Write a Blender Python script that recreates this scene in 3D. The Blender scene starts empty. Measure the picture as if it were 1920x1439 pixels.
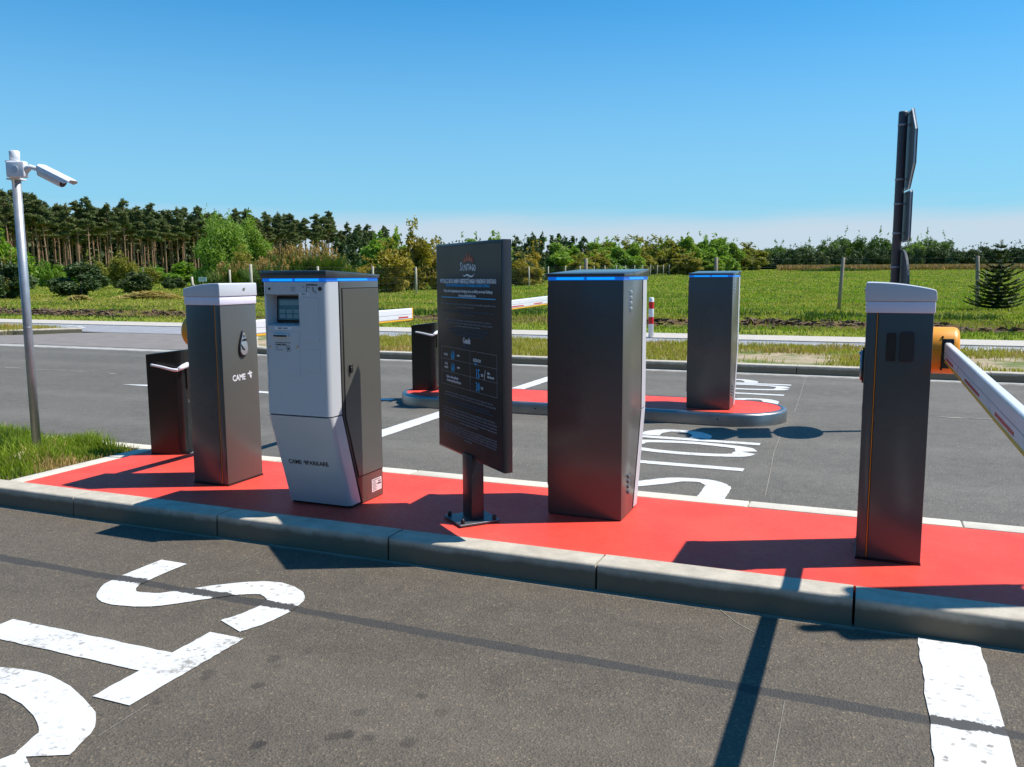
import bpy, bmesh, math, random
import numpy as np
from mathutils import Vector, Matrix
rnd = random.Random(7)
rng = np.random.default_rng(11)
R = math.radians
scene = bpy.context.scene
COL = scene.collection

# ------------------------------------------------------------------ camera
CAMH = 1.35
PITCH, ROLL, YAW = R(7.25), R(0.30), R(22.6)
f = Vector((-math.sin(YAW)*math.cos(PITCH), math.cos(YAW)*math.cos(PITCH), -math.sin(PITCH)))
r = Vector((math.cos(YAW), math.sin(YAW), 0)); d = f.cross(r)
r2 = r*math.cos(ROLL) + d*math.sin(ROLL); d2 = -r*math.sin(ROLL) + d*math.cos(ROLL)
cam = bpy.data.cameras.new('camera'); cam.sensor_width = 36; cam.lens = 30.0
cam.clip_start = 0.05; cam.clip_end = 6000
camo = bpy.data.objects.new('camera', cam); COL.objects.link(camo)
M = Matrix((( r2.x, -d2.x, -f.x, 0), (r2.y, -d2.y, -f.y, 0), (r2.z, -d2.z, -f.z, CAMH), (0,0,0,1)))
camo.matrix_world = M
scene.camera = camo

# ------------------------------------------------------------------ sky, sun, exposure
SUN_EL, SUN_AZ = R(56), R(25.5)          # azimuth counted from +X towards +Y
world = bpy.data.worlds.new('World'); scene.world = world; world.use_nodes = True
wt = world.node_tree; wt.nodes.clear()
def wn(t): return wt.nodes.new(t)
out = wn('ShaderNodeOutputWorld'); bg = wn('ShaderNodeBackground')
sky = wn('ShaderNodeTexSky'); sky.sky_type = 'NISHITA'; sky.sun_disc = False
sky.sun_elevation = SUN_EL; sky.sun_rotation = math.pi/2 - SUN_AZ
sky.altitude = 100; sky.air_density = 1.0; sky.dust_density = 0.1; sky.ozone_density = 3.0
bg.inputs['Strength'].default_value = 0.11
# thin pale cloud bank low over the horizon
tc = wn('ShaderNodeTexCoord'); sep = wn('ShaderNodeSeparateXYZ'); wt.links.new(tc.outputs['Generated'], sep.inputs[0])
mp = wn('ShaderNodeMapping'); mp.inputs['Scale'].default_value = (1.6, 1.6, 14); wt.links.new(tc.outputs['Generated'], mp.inputs[0])
nz = wn('ShaderNodeTexNoise'); nz.inputs['Scale'].default_value = 1.7; nz.inputs['Detail'].default_value = 5; wt.links.new(mp.outputs[0], nz.inputs['Vector'])
ad = wn('ShaderNodeMath'); ad.operation = 'MULTIPLY_ADD'; ad.inputs[1].default_value = 0.05; wt.links.new(nz.outputs['Fac'], ad.inputs[0]); wt.links.new(sep.outputs['Z'], ad.inputs[2])
mr = wn('ShaderNodeMapRange'); mr.interpolation_type = 'SMOOTHSTEP'
mr.inputs['From Min'].default_value = 0.072; mr.inputs['From Max'].default_value = 0.105
mr.inputs['To Min'].default_value = 0.8; mr.inputs['To Max'].default_value = 0.0
wt.links.new(ad.outputs[0], mr.inputs['Value'])
mx = wn('ShaderNodeMixRGB'); mx.inputs[2].default_value = (2.85, 3.2, 3.65, 1)
wt.links.new(mr.outputs[0], mx.inputs[0])
tm_ = wn('ShaderNodeMixRGB'); tm_.blend_type = 'MULTIPLY'; tm_.inputs[0].default_value = 1.0; tm_.inputs[2].default_value = (0.10, 0.54, 0.74, 1); wt.links.new(sky.outputs[0], tm_.inputs[1])
hs = wn('ShaderNodeHueSaturation'); hs.inputs['Saturation'].default_value = 1.0; hs.inputs['Value'].default_value = 1.0
wt.links.new(tm_.outputs[0], hs.inputs['Color']); mg = wn('ShaderNodeMapRange'); mg.interpolation_type = 'SMOOTHSTEP'; mg.inputs['From Min'].default_value = 0.0; mg.inputs['From Max'].default_value = 0.37; mg.inputs['To Min'].default_value = 0.75; mg.inputs['To Max'].default_value = 0.0
wt.links.new(sep.outputs['Z'], mg.inputs['Value']); m2 = wn('ShaderNodeMixRGB'); m2.inputs[2].default_value = (1.75, 2.85, 3.55, 1); wt.links.new(mg.outputs[0], m2.inputs[0]); wt.links.new(hs.outputs[0], m2.inputs[1]); wt.links.new(m2.outputs[0], mx.inputs[1])
wt.links.new(mx.outputs[0], bg.inputs[0]); wt.links.new(bg.outputs[0], out.inputs[0])
sl = bpy.data.lights.new('sun', 'SUN'); sl.energy = 3.1; sl.angle = R(0.53); sl.color = (1.0, 0.955, 0.885)
so = bpy.data.objects.new('sun', sl); COL.objects.link(so)
so.rotation_mode = 'QUATERNION'
so.rotation_quaternion = Vector((math.cos(SUN_AZ)*math.cos(SUN_EL), math.sin(SUN_AZ)*math.cos(SUN_EL), math.sin(SUN_EL))).to_track_quat('Z', 'Y')
so.location = (10, 5, 20)
vs = scene.view_settings; vs.view_transform = 'Standard'; vs.look = 'None'; vs.exposure = 1.0; vs.gamma = 1.0
vs.use_curve_mapping = False

# ------------------------------------------------------------------ object helpers
def tag(o, label=None, cat=None, group=None, kind=None):
    if label: o['label'] = label
    if cat: o['category'] = cat
    if group: o['group'] = group
    if kind: o['kind'] = kind
    return o
def empty(name, loc=(0, 0, 0), rz=0.0, label=None, cat=None, group=None):
    o = bpy.data.objects.new(name, None); COL.objects.link(o); o.empty_display_size = 0.1
    o.location = loc; o.rotation_euler = (0, 0, rz)
    return tag(o, label, cat, group)
def link(name, me, mat=None, parent=None, loc=None):
    o = bpy.data.objects.new(name, me); COL.objects.link(o)
    if mat is not None and not me.materials:
        for m_ in (mat if isinstance(mat, (list, tuple)) else [mat]): me.materials.append(m_)
    if parent: o.parent = parent
    if loc: o.location = loc
    return o
def copy_tree(o, parent=None):
    c = o.copy(); COL.objects.link(c)
    if parent: c.parent = parent; c.matrix_parent_inverse = o.matrix_parent_inverse.copy()
    for ch in [x for x in bpy.data.objects if x.parent == o]: copy_tree(ch, c)
    return c

class MB:
    """collects faces of one mesh"""
    def __init__(s): s.v = []; s.f = []; s.mi = []; s.sm = []
    def add(s, vs_, fs, mi=0, sm=False):
        b = len(s.v); s.v += [tuple(p) for p in vs_]
        for q in fs: s.f.append(tuple(b+i for i in q)); s.mi.append(mi); s.sm.append(sm)
    def box(s, x0, x1, y0, y1, z0, z1, mi=0):
        s.add([(x0,y0,z0),(x1,y0,z0),(x1,y1,z0),(x0,y1,z0),(x0,y0,z1),(x1,y0,z1),(x1,y1,z1),(x0,y1,z1)],
              [(3,2,1,0),(4,5,6,7),(0,1,5,4),(1,2,6,5),(2,3,7,6),(3,0,4,7)], mi)
    def prism(s, poly, a0, a1, axis='x', mi=0, sm=False):
        """poly: 2D points in the other two axes (order kept), extruded a0..a1"""
        def P(a, p):
            return {'x': (a, p[0], p[1]), 'y': (p[0], a, p[1]), 'z': (p[0], p[1], a)}[axis]
        n = len(poly); vs_ = [P(a0, p) for p in poly] + [P(a1, p) for p in poly]
        b = len(s.v); s.v += vs_
        s.f.append(tuple(b+i for i in range(n))[::-1]); s.mi.append(mi); s.sm.append(False)
        s.f.append(tuple(b+n+i for i in range(n))); s.mi.append(mi); s.sm.append(False)
        for i in range(n):
            j = (i+1) % n; s.f.append((b+i, b+j, b+n+j, b+n+i)); s.mi.append(mi); s.sm.append(sm)
    def tube(s, pts, rad, seg=12, mi=0, cap=True):
        pts = [Vector(p) for p in pts]; rr = rad if isinstance(rad, (list, tuple)) else [rad]*len(pts)
        b = len(s.v); n = len(pts)
        t0 = (pts[1]-pts[0]).normalized()
        u = t0.orthogonal().normalized()
        for i, p in enumerate(pts):
            t = (pts[min(i+1, n-1)] - pts[max(i-1, 0)]).normalized()
            u = (u - t*u.dot(t)).normalized(); w = t.cross(u)
            for k in range(seg):
                a = 2*math.pi*k/seg; s.v.append(tuple(p + (u*math.cos(a) + w*math.sin(a))*rr[i]))
        for i in range(n-1):
            for k in range(seg):
                k2 = (k+1) % seg
                s.f.append((b+i*seg+k, b+i*seg+k2, b+(i+1)*seg+k2, b+(i+1)*seg+k)); s.mi.append(mi); s.sm.append(True)
        if cap:
            s.f.append(tuple(b+k for k in range(seg))[::-1]); s.mi.append(mi); s.sm.append(False)
            s.f.append(tuple(b+(n-1)*seg+k for k in range(seg))); s.mi.append(mi); s.sm.append(False)
    def mesh(s, name, bevel=0.0, segs=2):
        me = bpy.data.meshes.new(name); me.from_pydata(s.v, [], s.f)
        me.polygons.foreach_set('material_index', s.mi); me.polygons.foreach_set('use_smooth', s.sm)
        bm = bmesh.new(); bm.from_mesh(me); bmesh.ops.recalc_face_normals(bm, faces=bm.faces)
        if bevel > 0:
            ed = [e for e in bm.edges if len(e.link_faces) == 2 and e.calc_face_angle(0) > 0.6]
            bmesh.ops.bevel(bm, geom=ed, offset=bevel, segments=segs, affect='EDGES', profile=0.5, clamp_overlap=True)
            for fc in bm.faces: fc.smooth = True
        bm.to_mesh(me); bm.free()
        if bevel > 0:
            try: me.set_sharp_from_angle(angle=R(32))
            except Exception: pass
        me.update(); return me
def build(mb, name, mat, parent=None, bevel=0.0, segs=2, loc=None):
    return link(name, mb.mesh(name, bevel, segs), mat, parent, loc)
def rrect(x0, x1, y0, y1, rad, n=5):
    pts = []
    for cx, cy, a0 in ((x1-rad, y0+rad, -90), (x1-rad, y1-rad, 0), (x0+rad, y1-rad, 90), (x0+rad, y0+rad, 180)):
        for k in range(n+1):
            a = R(a0 + 90*k/n); pts.append((cx+rad*math.cos(a), cy+rad*math.sin(a)))
    return pts

# ------------------------------------------------------------------ materials
class NT:
    def __init__(s, name):
        s.m = bpy.data.materials.new(name); s.m.use_nodes = True; s.t = s.m.node_tree
        s.b = s.t.nodes['Principled BSDF']; s.c = None
    def n(s, t, **kw):
        nd = s.t.nodes.new(t)
        for k, v in kw.items():
            if hasattr(nd, k) and not k[0].isupper(): setattr(nd, k, v)
            else: nd.inputs[k.replace('_', ' ')].default_value = v
        return nd
    def l(s, a, b): s.t.links.new(a, b)
    def coord(s, kind='Object'):
        if s.c is None: s.c = s.n('ShaderNodeTexCoord')
        return s.c.outputs[kind]
    def noise(s, scale, detail=4, rough=0.55, vec=None, dist=0.0):
        q = s.n('ShaderNodeTexNoise'); q.inputs['Scale'].default_value = scale; q.inputs['Detail'].default_value = detail
        q.inputs['Roughness'].default_value = rough; q.inputs['Distortion'].default_value = dist
        s.l(vec if vec is not None else s.coord(), q.inputs['Vector']); return q.outputs['Fac']
    def voro(s, scale, vec=None, feature='F1'):
        q = s.n('ShaderNodeTexVoronoi'); q.feature = feature; q.inputs['Scale'].default_value = scale
        s.l(vec if vec is not None else s.coord(), q.inputs['Vector']); return q
    def ramp(s, fac, stops):
        q = s.n('ShaderNodeValToRGB'); el = q.color_ramp.elements
        while len(el) > 1: el.remove(el[-1])
        el[0].position = stops[0][0]; el[0].color = (*stops[0][1], 1) if len(stops[0][1]) == 3 else stops[0][1]
        for p, c in stops[1:]:
            e = el.new(p); e.color = (*c, 1) if len(c) == 3 else c
        s.l(fac, q.inputs[0]); return q.outputs[0]
    def rangef(s, v, a, b, c=0.0, d_=1.0, smooth=True):
        q = s.n('ShaderNodeMapRange'); q.interpolation_type = 'SMOOTHSTEP' if smooth else 'LINEAR'
        for i, x in zip(('From Min', 'From Max', 'To Min', 'To Max'), (a, b, c, d_)): q.inputs[i].default_value = x
        s.l(v, q.inputs['Value']); return q.outputs[0]
    def math(s, op, a, b=None, c=None):
        q = s.n('ShaderNodeMath'); q.operation = op
        for i, x in enumerate((a, b, c)):
            if x is None: continue
            if isinstance(x, (int, float)): q.inputs[i].default_value = x
            else: s.l(x, q.inputs[i])
        return q.outputs[0]
    def mix(s, fac, a, b, mode='MIX'):
        q = s.n('ShaderNodeMixRGB'); q.blend_type = mode
        for i, x in enumerate((fac, a, b)):
            if isinstance(x, (int, float)): q.inputs[i].default_value = x
            elif isinstance(x, tuple): q.inputs[i].default_value = (*x, 1)
            else: s.l(x, q.inputs[i])
        return q.outputs[0]
    def sep(s, v=None):
        q = s.n('ShaderNodeSeparateXYZ'); s.l(v if v is not None else s.coord(), q.inputs[0]); return q.outputs
    def base(s, c):
        if isinstance(c, tuple): s.b.inputs['Base Color'].default_value = (*c, 1)
        else: s.l(c, s.b.inputs['Base Color'])
    def rough(s, v):
        if isinstance(v, (int, float)): s.b.inputs['Roughness'].default_value = v
        else: s.l(v, s.b.inputs['Roughness'])
    def bump(s, h, strength=0.3, dist=0.01, prev=None):
        q = s.n('ShaderNodeBump'); q.inputs['Strength'].default_value = strength; q.inputs['Distance'].default_value = dist
        s.l(h, q.inputs['Height'])
        if prev is not None: s.l(prev, q.inputs['Normal'])
        s.l(q.outputs[0], s.b.inputs['Normal']); return q.outputs[0]
def paint(name, c, rough=0.4, metal=0.0, var=0.06, bump=0.0, coat=0.0, scale=6, spec=0.5):
    t = NT(name); t.b.inputs['Specular IOR Level'].default_value = spec; nz_ = t.noise(scale, 5)
    lo = tuple(x*(1-var) for x in c); hi = tuple(min(1, x*(1+var)) for x in c)
    t.base(t.ramp(nz_, [(0.35, lo), (0.65, hi)]))
    t.rough(t.rangef(t.noise(scale*0.4, 3), 0.3, 0.7, max(0.02, rough-0.03), rough+0.04))
    t.b.inputs['Metallic'].default_value = metal
    t.b.inputs['Coat Weight'].default_value = coat; t.b.inputs['Coat Roughness'].default_value = 0.22; t.b.inputs['Coat IOR'].default_value = 1.7
    if bump: t.bump(t.noise(420, 2), bump, 0.001)
    return t.m
M_ = {}
def seam_mask(t, y, ragged=1.0):
    # poured bitumen joint running along the near lane
    w1 = t.math('MULTIPLY', t.math('SUBTRACT', t.noise(0.9, 3), 0.5), 0.05); w2 = t.math('MULTIPLY', t.math('SUBTRACT', t.noise(17, 6, 0.75), 0.5), 0.034*ragged)
    w3 = t.math('MULTIPLY', t.noise(2.3, 2), 0.035)
    dd = t.math('ABSOLUTE', t.math('ADD', t.math('SUBTRACT', y, 2.742), w1))
    return t.rangef(t.math('SUBTRACT', t.math('ADD', dd, w2), w3), 0.008, 0.014, 1, 0)
def asphalt(name, base_c, light):
    t = NT(name); x, y, z = t.sep()
    v = t.voro(150); v2 = t.voro(75)
    big = t.noise(0.55, 5, 0.6); med = t.noise(7, 6, 0.65); fine = t.noise(95, 4, 0.7)
    c0 = t.ramp(med, [(0.3, tuple(q*0.80 for q in base_c)), (0.7, tuple(q*1.18 for q in base_c))])
    c0 = t.mix(t.rangef(big, 0.35, 0.7, 0, 0.45), c0, tuple(q*1.35 for q in base_c))
    st = t.ramp(v.outputs['Color'], [(0.0, (0.35, 0.35, 0.35)), (0.5, (0.95, 0.95, 0.95)), (0.86, (1.15, 1.14, 1.1)), (1.0, light)])
    sp = t.n('ShaderNodeSeparateColor'); t.l(v.outputs['Color'], sp.inputs[0])
    st = t.ramp(sp.outputs[0], [(0.0, (0.62, 0.62, 0.62)), (0.3, (0.90, 0.90, 0.90)), (0.75, (1.05, 1.04, 1.02)), (0.94, (1.25, 1.23, 1.18)), (1.0, light)])
    c1 = t.mix(0.9, c0, st, 'MULTIPLY')
    c1 = t.mix(t.rangef(fine, 0.45, 0.75, 0, 0.35), c1, tuple(q*0.45 for q in base_c))
    # drip stains scattered in one patch of the near lane
    vs3 = t.voro(9.5); vs4 = t.voro(4.1)
    px_ = t.math('ADD', t.math('POWER', t.math('DIVIDE', t.math('ADD', x, 1.65), 0.62), 2), t.math('POWER', t.math('DIVIDE', t.math('SUBTRACT', y, 2.08), 0.42), 2))
    patch = t.rangef(px_, 0.3, 1.3, 1, 0); wob = t.math('MULTIPLY', t.math('SUBTRACT', t.noise(38, 4, 0.7), 0.5), 0.30)
    spr = t.n('ShaderNodeSeparateColor'); t.l(vs3.outputs['Color'], spr.inputs[0])
    dots = t.rangef(t.math('ADD', vs3.outputs['Distance'], wob), 0.16, 0.30, 1, 0)
    c1 = t.mix(t.math('MULTIPLY', t.math('MULTIPLY', t.math('MULTIPLY', dots, patch), t.rangef(spr.outputs[0], 0.3, 0.8)), 0.75), c1, (0.022, 0.018, 0.015))
    c1 = t.mix(t.math('MULTIPLY', t.rangef(t.math('ADD', vs4.outputs['Distance'], wob), 0.05, 0.16, 1, 0), 0.35), c1, tuple(q*0.45 for q in base_c))
    # worn, paler wheel paths
    for yc, wd in ((0.9, 0.45), (2.2, 0.35), (5.9, 0.4), (7.2, 0.35), (9.7, 0.5), (11.1, 0.4)):
        dd_ = t.math('ABSOLUTE', t.math('SUBTRACT', t.math('ADD', y, t.math('MULTIPLY', t.noise(0.5, 2), 0.5)), yc+0.25))
        c1 = t.mix(t.math('MULTIPLY', t.rangef(dd_, 0, wd, 0.30, 0), t.noise(2.2, 5, 0.7)), c1, tuple(q*2.0 for q in base_c))
    # pale dust along the kerb feet
    def band(y0, w, amt):
        dd = t.math('ABSOLUTE', t.math('SUBTRACT', y, y0))
        dd = t.math('ADD', dd, t.math('MULTIPLY', t.math('SUBTRACT', t.noise(5, 6, 0.7), 0.5), w*1.6))
        return t.rangef(dd, 0, w, amt, 0)
    for y0, w, amt in ((3.405, 0.045, 0.55), (12.0, 0.30, 0.75), (8.93, 0.05, 0.0)):
        if amt: c1 = t.mix(band(y0, w, amt), c1, (0.46, 0.40, 0.32))
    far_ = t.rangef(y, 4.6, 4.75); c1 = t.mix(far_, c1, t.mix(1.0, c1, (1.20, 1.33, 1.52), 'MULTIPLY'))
    # chalky scuffs and tyre bands
    vm = t.n('ShaderNodeMapping'); vm.inputs['Scale'].default_value = (0.8, 7, 1); t.l(t.coord(), vm.inputs[0])
    tn = t.noise(1.3, 6, 0.7, vm.outputs[0])
    c1 = t.mix(t.rangef(tn, 0.56, 0.8, 0, 0.35), c1, tuple(q*1.9 for q in base_c))
    c1 = t.mix(t.rangef(tn, 0.22, 0.42, 0.3, 0), c1, tuple(q*0.55 for q in base_c))
    sm_ = seam_mask(t, y); c1 = t.mix(t.math('MULTIPLY', sm_, 0.92), c1, t.ramp(t.noise(30, 5, 0.7), [(0.3, (0.034, 0.032, 0.029)), (0.7, (0.058, 0.053, 0.046))]))
    t.base(c1); t.rough(0.82)
    n1 = t.bump(v.outputs['Distance'], 0.55, 0.006)
    t.bump(t.math('MULTIPLY', t.noise(320, 3), 1.0), 0.35, 0.003, n1)
    return t.m
M_['asphalt'] = asphalt('asphalt', (0.104, 0.085, 0.062), (2.0, 1.9, 1.65))
def flat_asphalt(name, c, rough=0.6, sc=60):
    t = NT(name); n1 = t.noise(sc, 5, 0.7); n2 = t.noise(3, 5)
    a = t.ramp(n1, [(0.3, tuple(q*0.7 for q in c)), (0.7, tuple(q*1.3 for q in c))])
    t.base(t.mix(t.rangef(n2, 0.4, 0.7, 0, 0.4), a, tuple(q*1.5 for q in c))); t.rough(rough)
    t.bump(t.noise(180, 4), 0.3, 0.003); return t.m
M_['seam'] = flat_asphalt('bitumen_seam', (0.083, 0.077, 0.068), 0.75, 40)
M_['strip'] = flat_asphalt('joint_strip', (0.085, 0.088, 0.092), 0.6, 70)
M_['apron'] = flat_asphalt('driveway_asphalt', (0.20, 0.175, 0.155), 0.85)
M_['path'] = flat_asphalt('cycle_path_asphalt', (0.27, 0.27, 0.28), 0.85)
M_['stain'] = flat_asphalt('oil_stain', (0.082, 0.070, 0.056), 0.8, 90)
M_['dust'] = flat_asphalt('dust_line', (0.22, 0.20, 0.165), 0.9, 30)
def concrete(name, c, var=0.16, side=True):
    t = NT(name); n1 = t.noise(9, 7, 0.65); n2 = t.noise(120, 4, 0.7); n3 = t.noise(1.7, 4)
    a = t.ramp(n1, [(0.25, tuple(q*(1-var) for q in c)), (0.75, tuple(q*(1+var) for q in c))])
    a = t.mix(t.rangef(n2, 0.35, 0.7, 0, 0.35), a, tuple(q*0.72 for q in c))
    a = t.mix(t.rangef(n3, 0.45, 0.75, 0, 0.3), a, (c[0]*0.8, c[1]*0.74, c[2]*0.62))
    if side:                                        # splash dirt, with the shade of the front faces painted in
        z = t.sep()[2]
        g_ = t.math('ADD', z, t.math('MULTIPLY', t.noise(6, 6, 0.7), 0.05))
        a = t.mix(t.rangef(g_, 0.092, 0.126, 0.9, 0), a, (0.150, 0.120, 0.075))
    t.base(a); t.rough(0.9); t.bump(t.noise(260, 5, 0.7), 0.35, 0.003); return t.m
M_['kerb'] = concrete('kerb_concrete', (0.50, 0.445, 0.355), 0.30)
M_['kerbtop'] = concrete('edge_concrete', (0.64, 0.59, 0.49), side=False)
M_['footpath'] = concrete('footpath_concrete', (0.52, 0.47, 0.40), side=False)
t = NT('red_coating')
n1 = t.noise(2.4, 6, 0.6); n2 = t.noise(35, 5, 0.65); x, y, z = t.sep()
a = t.ramp(n1, [(0.3, (0.74, 0.058, 0.038)), (0.7, (0.81, 0.090, 0.060))])
a = t.mix(t.rangef(t.noise(0.9, 7, 0.7), 0.52, 0.72, 0, 0.35), a, (0.80, 0.13, 0.09))
vm = t.n('ShaderNodeMapping'); vm.inputs['Scale'].default_value = (2.2, 12, 1); vm.inputs['Rotation'].default_value = (0, 0, 0.6); t.l(t.coord(), vm.inputs[0])
a = t.mix(t.rangef(t.noise(6, 5, 0.75, vm.outputs[0]), 0.66, 0.80, 0, 0.30), a, (0.86, 0.42, 0.34))
a = t.mix(t.rangef(t.noise(1.4, 8, 0.75), 0.50, 0.74, 0, 0.30), a, (0.50, 0.035, 0.028))
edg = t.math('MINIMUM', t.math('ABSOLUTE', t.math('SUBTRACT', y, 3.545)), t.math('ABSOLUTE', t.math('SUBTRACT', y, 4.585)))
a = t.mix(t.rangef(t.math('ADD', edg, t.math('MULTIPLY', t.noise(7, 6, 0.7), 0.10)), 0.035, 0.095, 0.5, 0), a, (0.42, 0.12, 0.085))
a = t.mix(t.rangef(t.noise(160, 3, 0.6), 0.60, 0.78, 0, 0.35), a, (0.86, 0.30, 0.24))
t.base(a); t.rough(t.rangef(n2, 0.3, 0.7, 0.48, 0.66)); t.bump(n2, 0.25, 0.004); t.b.inputs['Specular IOR Level'].default_value = 0.2
M_['red'] = t.m
def road_paint():
    t = NT('road_paint'); n1 = t.noise(26, 6, 0.7); v = t.voro(70)
    vm = t.n('ShaderNodeMapping'); vm.inputs['Scale'].default_value = (1, 1.5, 1); t.l(t.coord(), vm.inputs[0])
    wear = t.math('ADD', t.math('MULTIPLY', t.noise(3.1, 5, 0.65), 0.55), t.math('MULTIPLY', t.noise(48, 5, 0.75), 0.45))
    a = t.ramp(n1, [(0.3, (0.58, 0.575, 0.545)), (0.7, (0.70, 0.69, 0.665))])
    a = t.mix(t.rangef(wear, 0.545, 0.64, 0, 0.8), a, (0.22, 0.19, 0.155))
    spk = t.n('ShaderNodeSeparateColor'); t.l(v.outputs['Color'], spk.inputs[0])
    a = t.mix(t.math('MULTIPLY', t.rangef(spk.outputs[1], 0.93, 0.99), t.rangef(t.noise(2.2, 4), 0.35, 0.65)), a, (0.26, 0.23, 0.19))
    a = t.mix(seam_mask(t, t.sep()[1], 2.6), a, (0.062, 0.057, 0.050))
    t.base(a); t.rough(0.65); t.bump(t.noise(150, 4), 0.3, 0.003); return t.m
M_['paint'] = road_paint()
M_['steel'] = None
t = NT('brushed_steel'); vm = t.n('ShaderNodeMapping'); vm.inputs['Scale'].default_value = (1.2, 1.2, 60); t.l(t.coord(), vm.inputs[0])
t.base(t.ramp(t.noise(3, 6, 0.6), [(0.3, (0.26, 0.255, 0.25)), (0.7, (0.38, 0.37, 0.36))])); t.b.inputs['Metallic'].default_value = 1.0
t.rough(t.rangef(t.noise(4, 4, 0.6, vm.outputs[0]), 0.3, 0.7, 0.28, 0.42)); M_['steel'] = t.m
M_['body'] = paint('anthracite_paint', (0.088, 0.085, 0.075), 0.30, 0.0, 0.02, 0.0, 0.12, spec=0.42)
M_['barrier'] = paint('dark_grey_paint', (0.088, 0.086, 0.077), 0.30, 0.0, 0.02, 0.0, 0.12, spec=0.42)
M_['lid'] = paint('lid_paint', (0.10, 0.105, 0.11), 0.22, 0.5, 0.02, 0.0)
M_['fascia'] = paint('silver_grey_paint', (0.57, 0.59, 0.61), 0.36, 0.1, 0.01, 0.0)
M_['fascia2'] = paint('silver_panel', (0.47, 0.48, 0.50), 0.42, 0.15, 0.03)
M_['board'] = paint('board_anthracite', (0.010, 0.013, 0.017), 0.34, 0.0, 0.02, 0.0, spec=0.2)
M_['frame'] = paint('frame_anthracite', (0.030, 0.031, 0.034), 0.34, 0.0, 0.02, 0.0, spec=0.4)
M_['black'] = paint('black_plastic', (0.012, 0.012, 0.013), 0.4, 0.0, 0.1)
M_['blackpaint'] = paint('black_satin_paint', (0.009, 0.009, 0.009), 0.30, 0.0, 0.1, 0.0)
M_['gap'] = paint('dark_gap', (0.006, 0.006, 0.006), 0.8)
M_['white'] = paint('white_plastic', (0.78, 0.78, 0.79), 0.38, 0.0, 0.03)
M_['cap'] = paint('cap_white_grey', (0.60, 0.615, 0.64), 0.35, 0.0, 0.02)
M_['diffuser'] = paint('light_band_diffuser', (0.80, 0.76, 0.84), 0.45, 0.0, 0.02)
M_['orange'] = paint('orange_plastic', (0.86, 0.33, 0.008), 0.42, 0.0, 0.03)
M_['trim'] = paint('orange_trim', (0.80, 0.26, 0.02), 0.5)
M_['arm'] = paint('arm_white_paint', (0.74, 0.74, 0.74), 0.30, 0.0, 0.03)
M_['rubber'] = paint('yellow_rubber', (0.80, 0.42, 0.01), 0.5)
M_['patch'] = paint('red_reflector', (0.55, 0.015, 0.02), 0.3)
M_['galv'] = paint('galvanised_pipe', (0.36, 0.38, 0.40), 0.48, 0.55, 0.10, 0.0, 0.0, 14)
M_['signgrey'] = paint('sign_pole_grey', (0.060, 0.070, 0.082), 0.5, 0.0)
M_['signback'] = paint('sign_back_grey', (0.09, 0.10, 0.11), 0.5, 0.3)
M_['alu'] = paint('bare_aluminium', (0.60, 0.62, 0.64), 0.4, 0.8)
M_['signred'] = paint('sign_red', (0.6, 0.01, 0.015), 0.4)
M_['signwhite'] = paint('sign_white', (0.8, 0.8, 0.8), 0.4)
M_['signyellow'] = paint('sign_yellow', (0.85, 0.5, 0.02), 0.4)
M_['darkmetal'] = paint('dark_bolt', (0.05, 0.042, 0.04), 0.35, 0.7)
M_['chrome'] = paint('chrome', (0.6, 0.58, 0.55), 0.2, 1.0)
M_['plate'] = paint('base_plate_paint', (0.10, 0.11, 0.12), 0.4, 0.3)
M_['txtwhite'] = paint('text_white', (0.75, 0.76, 0.78), 0.5)
M_['txtgrey'] = paint('text_grey', (0.25, 0.27, 0.30), 0.5)
M_['txtblue'] = paint('text_blue', (0.03, 0.45, 0.85), 0.5)
M_['txtteal'] = paint('text_dim_blue', (0.05, 0.11, 0.18), 0.5)
M_['txtblack'] = paint('text_black', (0.02, 0.022, 0.026), 0.5)
M_['flame'] = paint('flame_orange', (0.55, 0.10, 0.02), 0.5)
M_['flamered'] = paint('flame_red', (0.32, 0.03, 0.03), 0.5)
M_['label'] = paint('label_pink_white', (0.72, 0.62, 0.62), 0.5)
M_['sand'] = flat_asphalt('sand', (0.50, 0.38, 0.26), 0.95, 25)
def emit(name, c, s, base=(0.02, 0.1, 0.3)):
    t = NT(name); t.base(base); t.b.inputs['Emission Color'].default_value = (*c, 1); t.b.inputs['Emission Strength'].default_value = s; t.rough(0.3); return t.m
M_['led'] = emit('blue_led', (0.0, 0.15, 0.8), 0.3)
M_['ledhot'] = emit('blue_led_bright', (0.0, 0.32, 1.0), 0.55)
t = NT('kiosk_screen'); t.base(t.ramp(t.noise(26, 3), [(0.4, (0.03, 0.075, 0.115)), (0.6, (0.045, 0.11, 0.16))])); t.rough(0.12)
t.b.inputs['Emission Color'].default_value = (0.06, 0.19, 0.30, 1); t.b.inputs['Emission Strength'].default_value = 0.06; M_['screen'] = t.m
M_['scr2'] = emit('screen_tile', (0.08, 0.20, 0.30), 0.10, (0.06, 0.12, 0.17))
def wood(name, c):
    t = NT(name); vm = t.n('ShaderNodeMapping'); vm.inputs['Scale'].default_value = (9, 9, 0.8); t.l(t.coord(), vm.inputs[0])
    t.base(t.ramp(t.noise(4, 6, 0.7, vm.outputs[0]), [(0.3, tuple(q*0.6 for q in c)), (0.7, tuple(q*1.2 for q in c))])); t.rough(0.85); return t.m
M_['post'] = wood('weathered_post', (0.30, 0.25, 0.19)); M_['postpale'] = wood('pale_post', (0.52, 0.46, 0.37))
M_['bark'] = wood('pine_bark', (0.33, 0.20, 0.12)); M_['barkgrey'] = wood('grey_bark', (0.25, 0.21, 0.17))
M_['wire'] = paint('fence_wire', (0.25, 0.26, 0.25), 0.6, 0.4)
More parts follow.
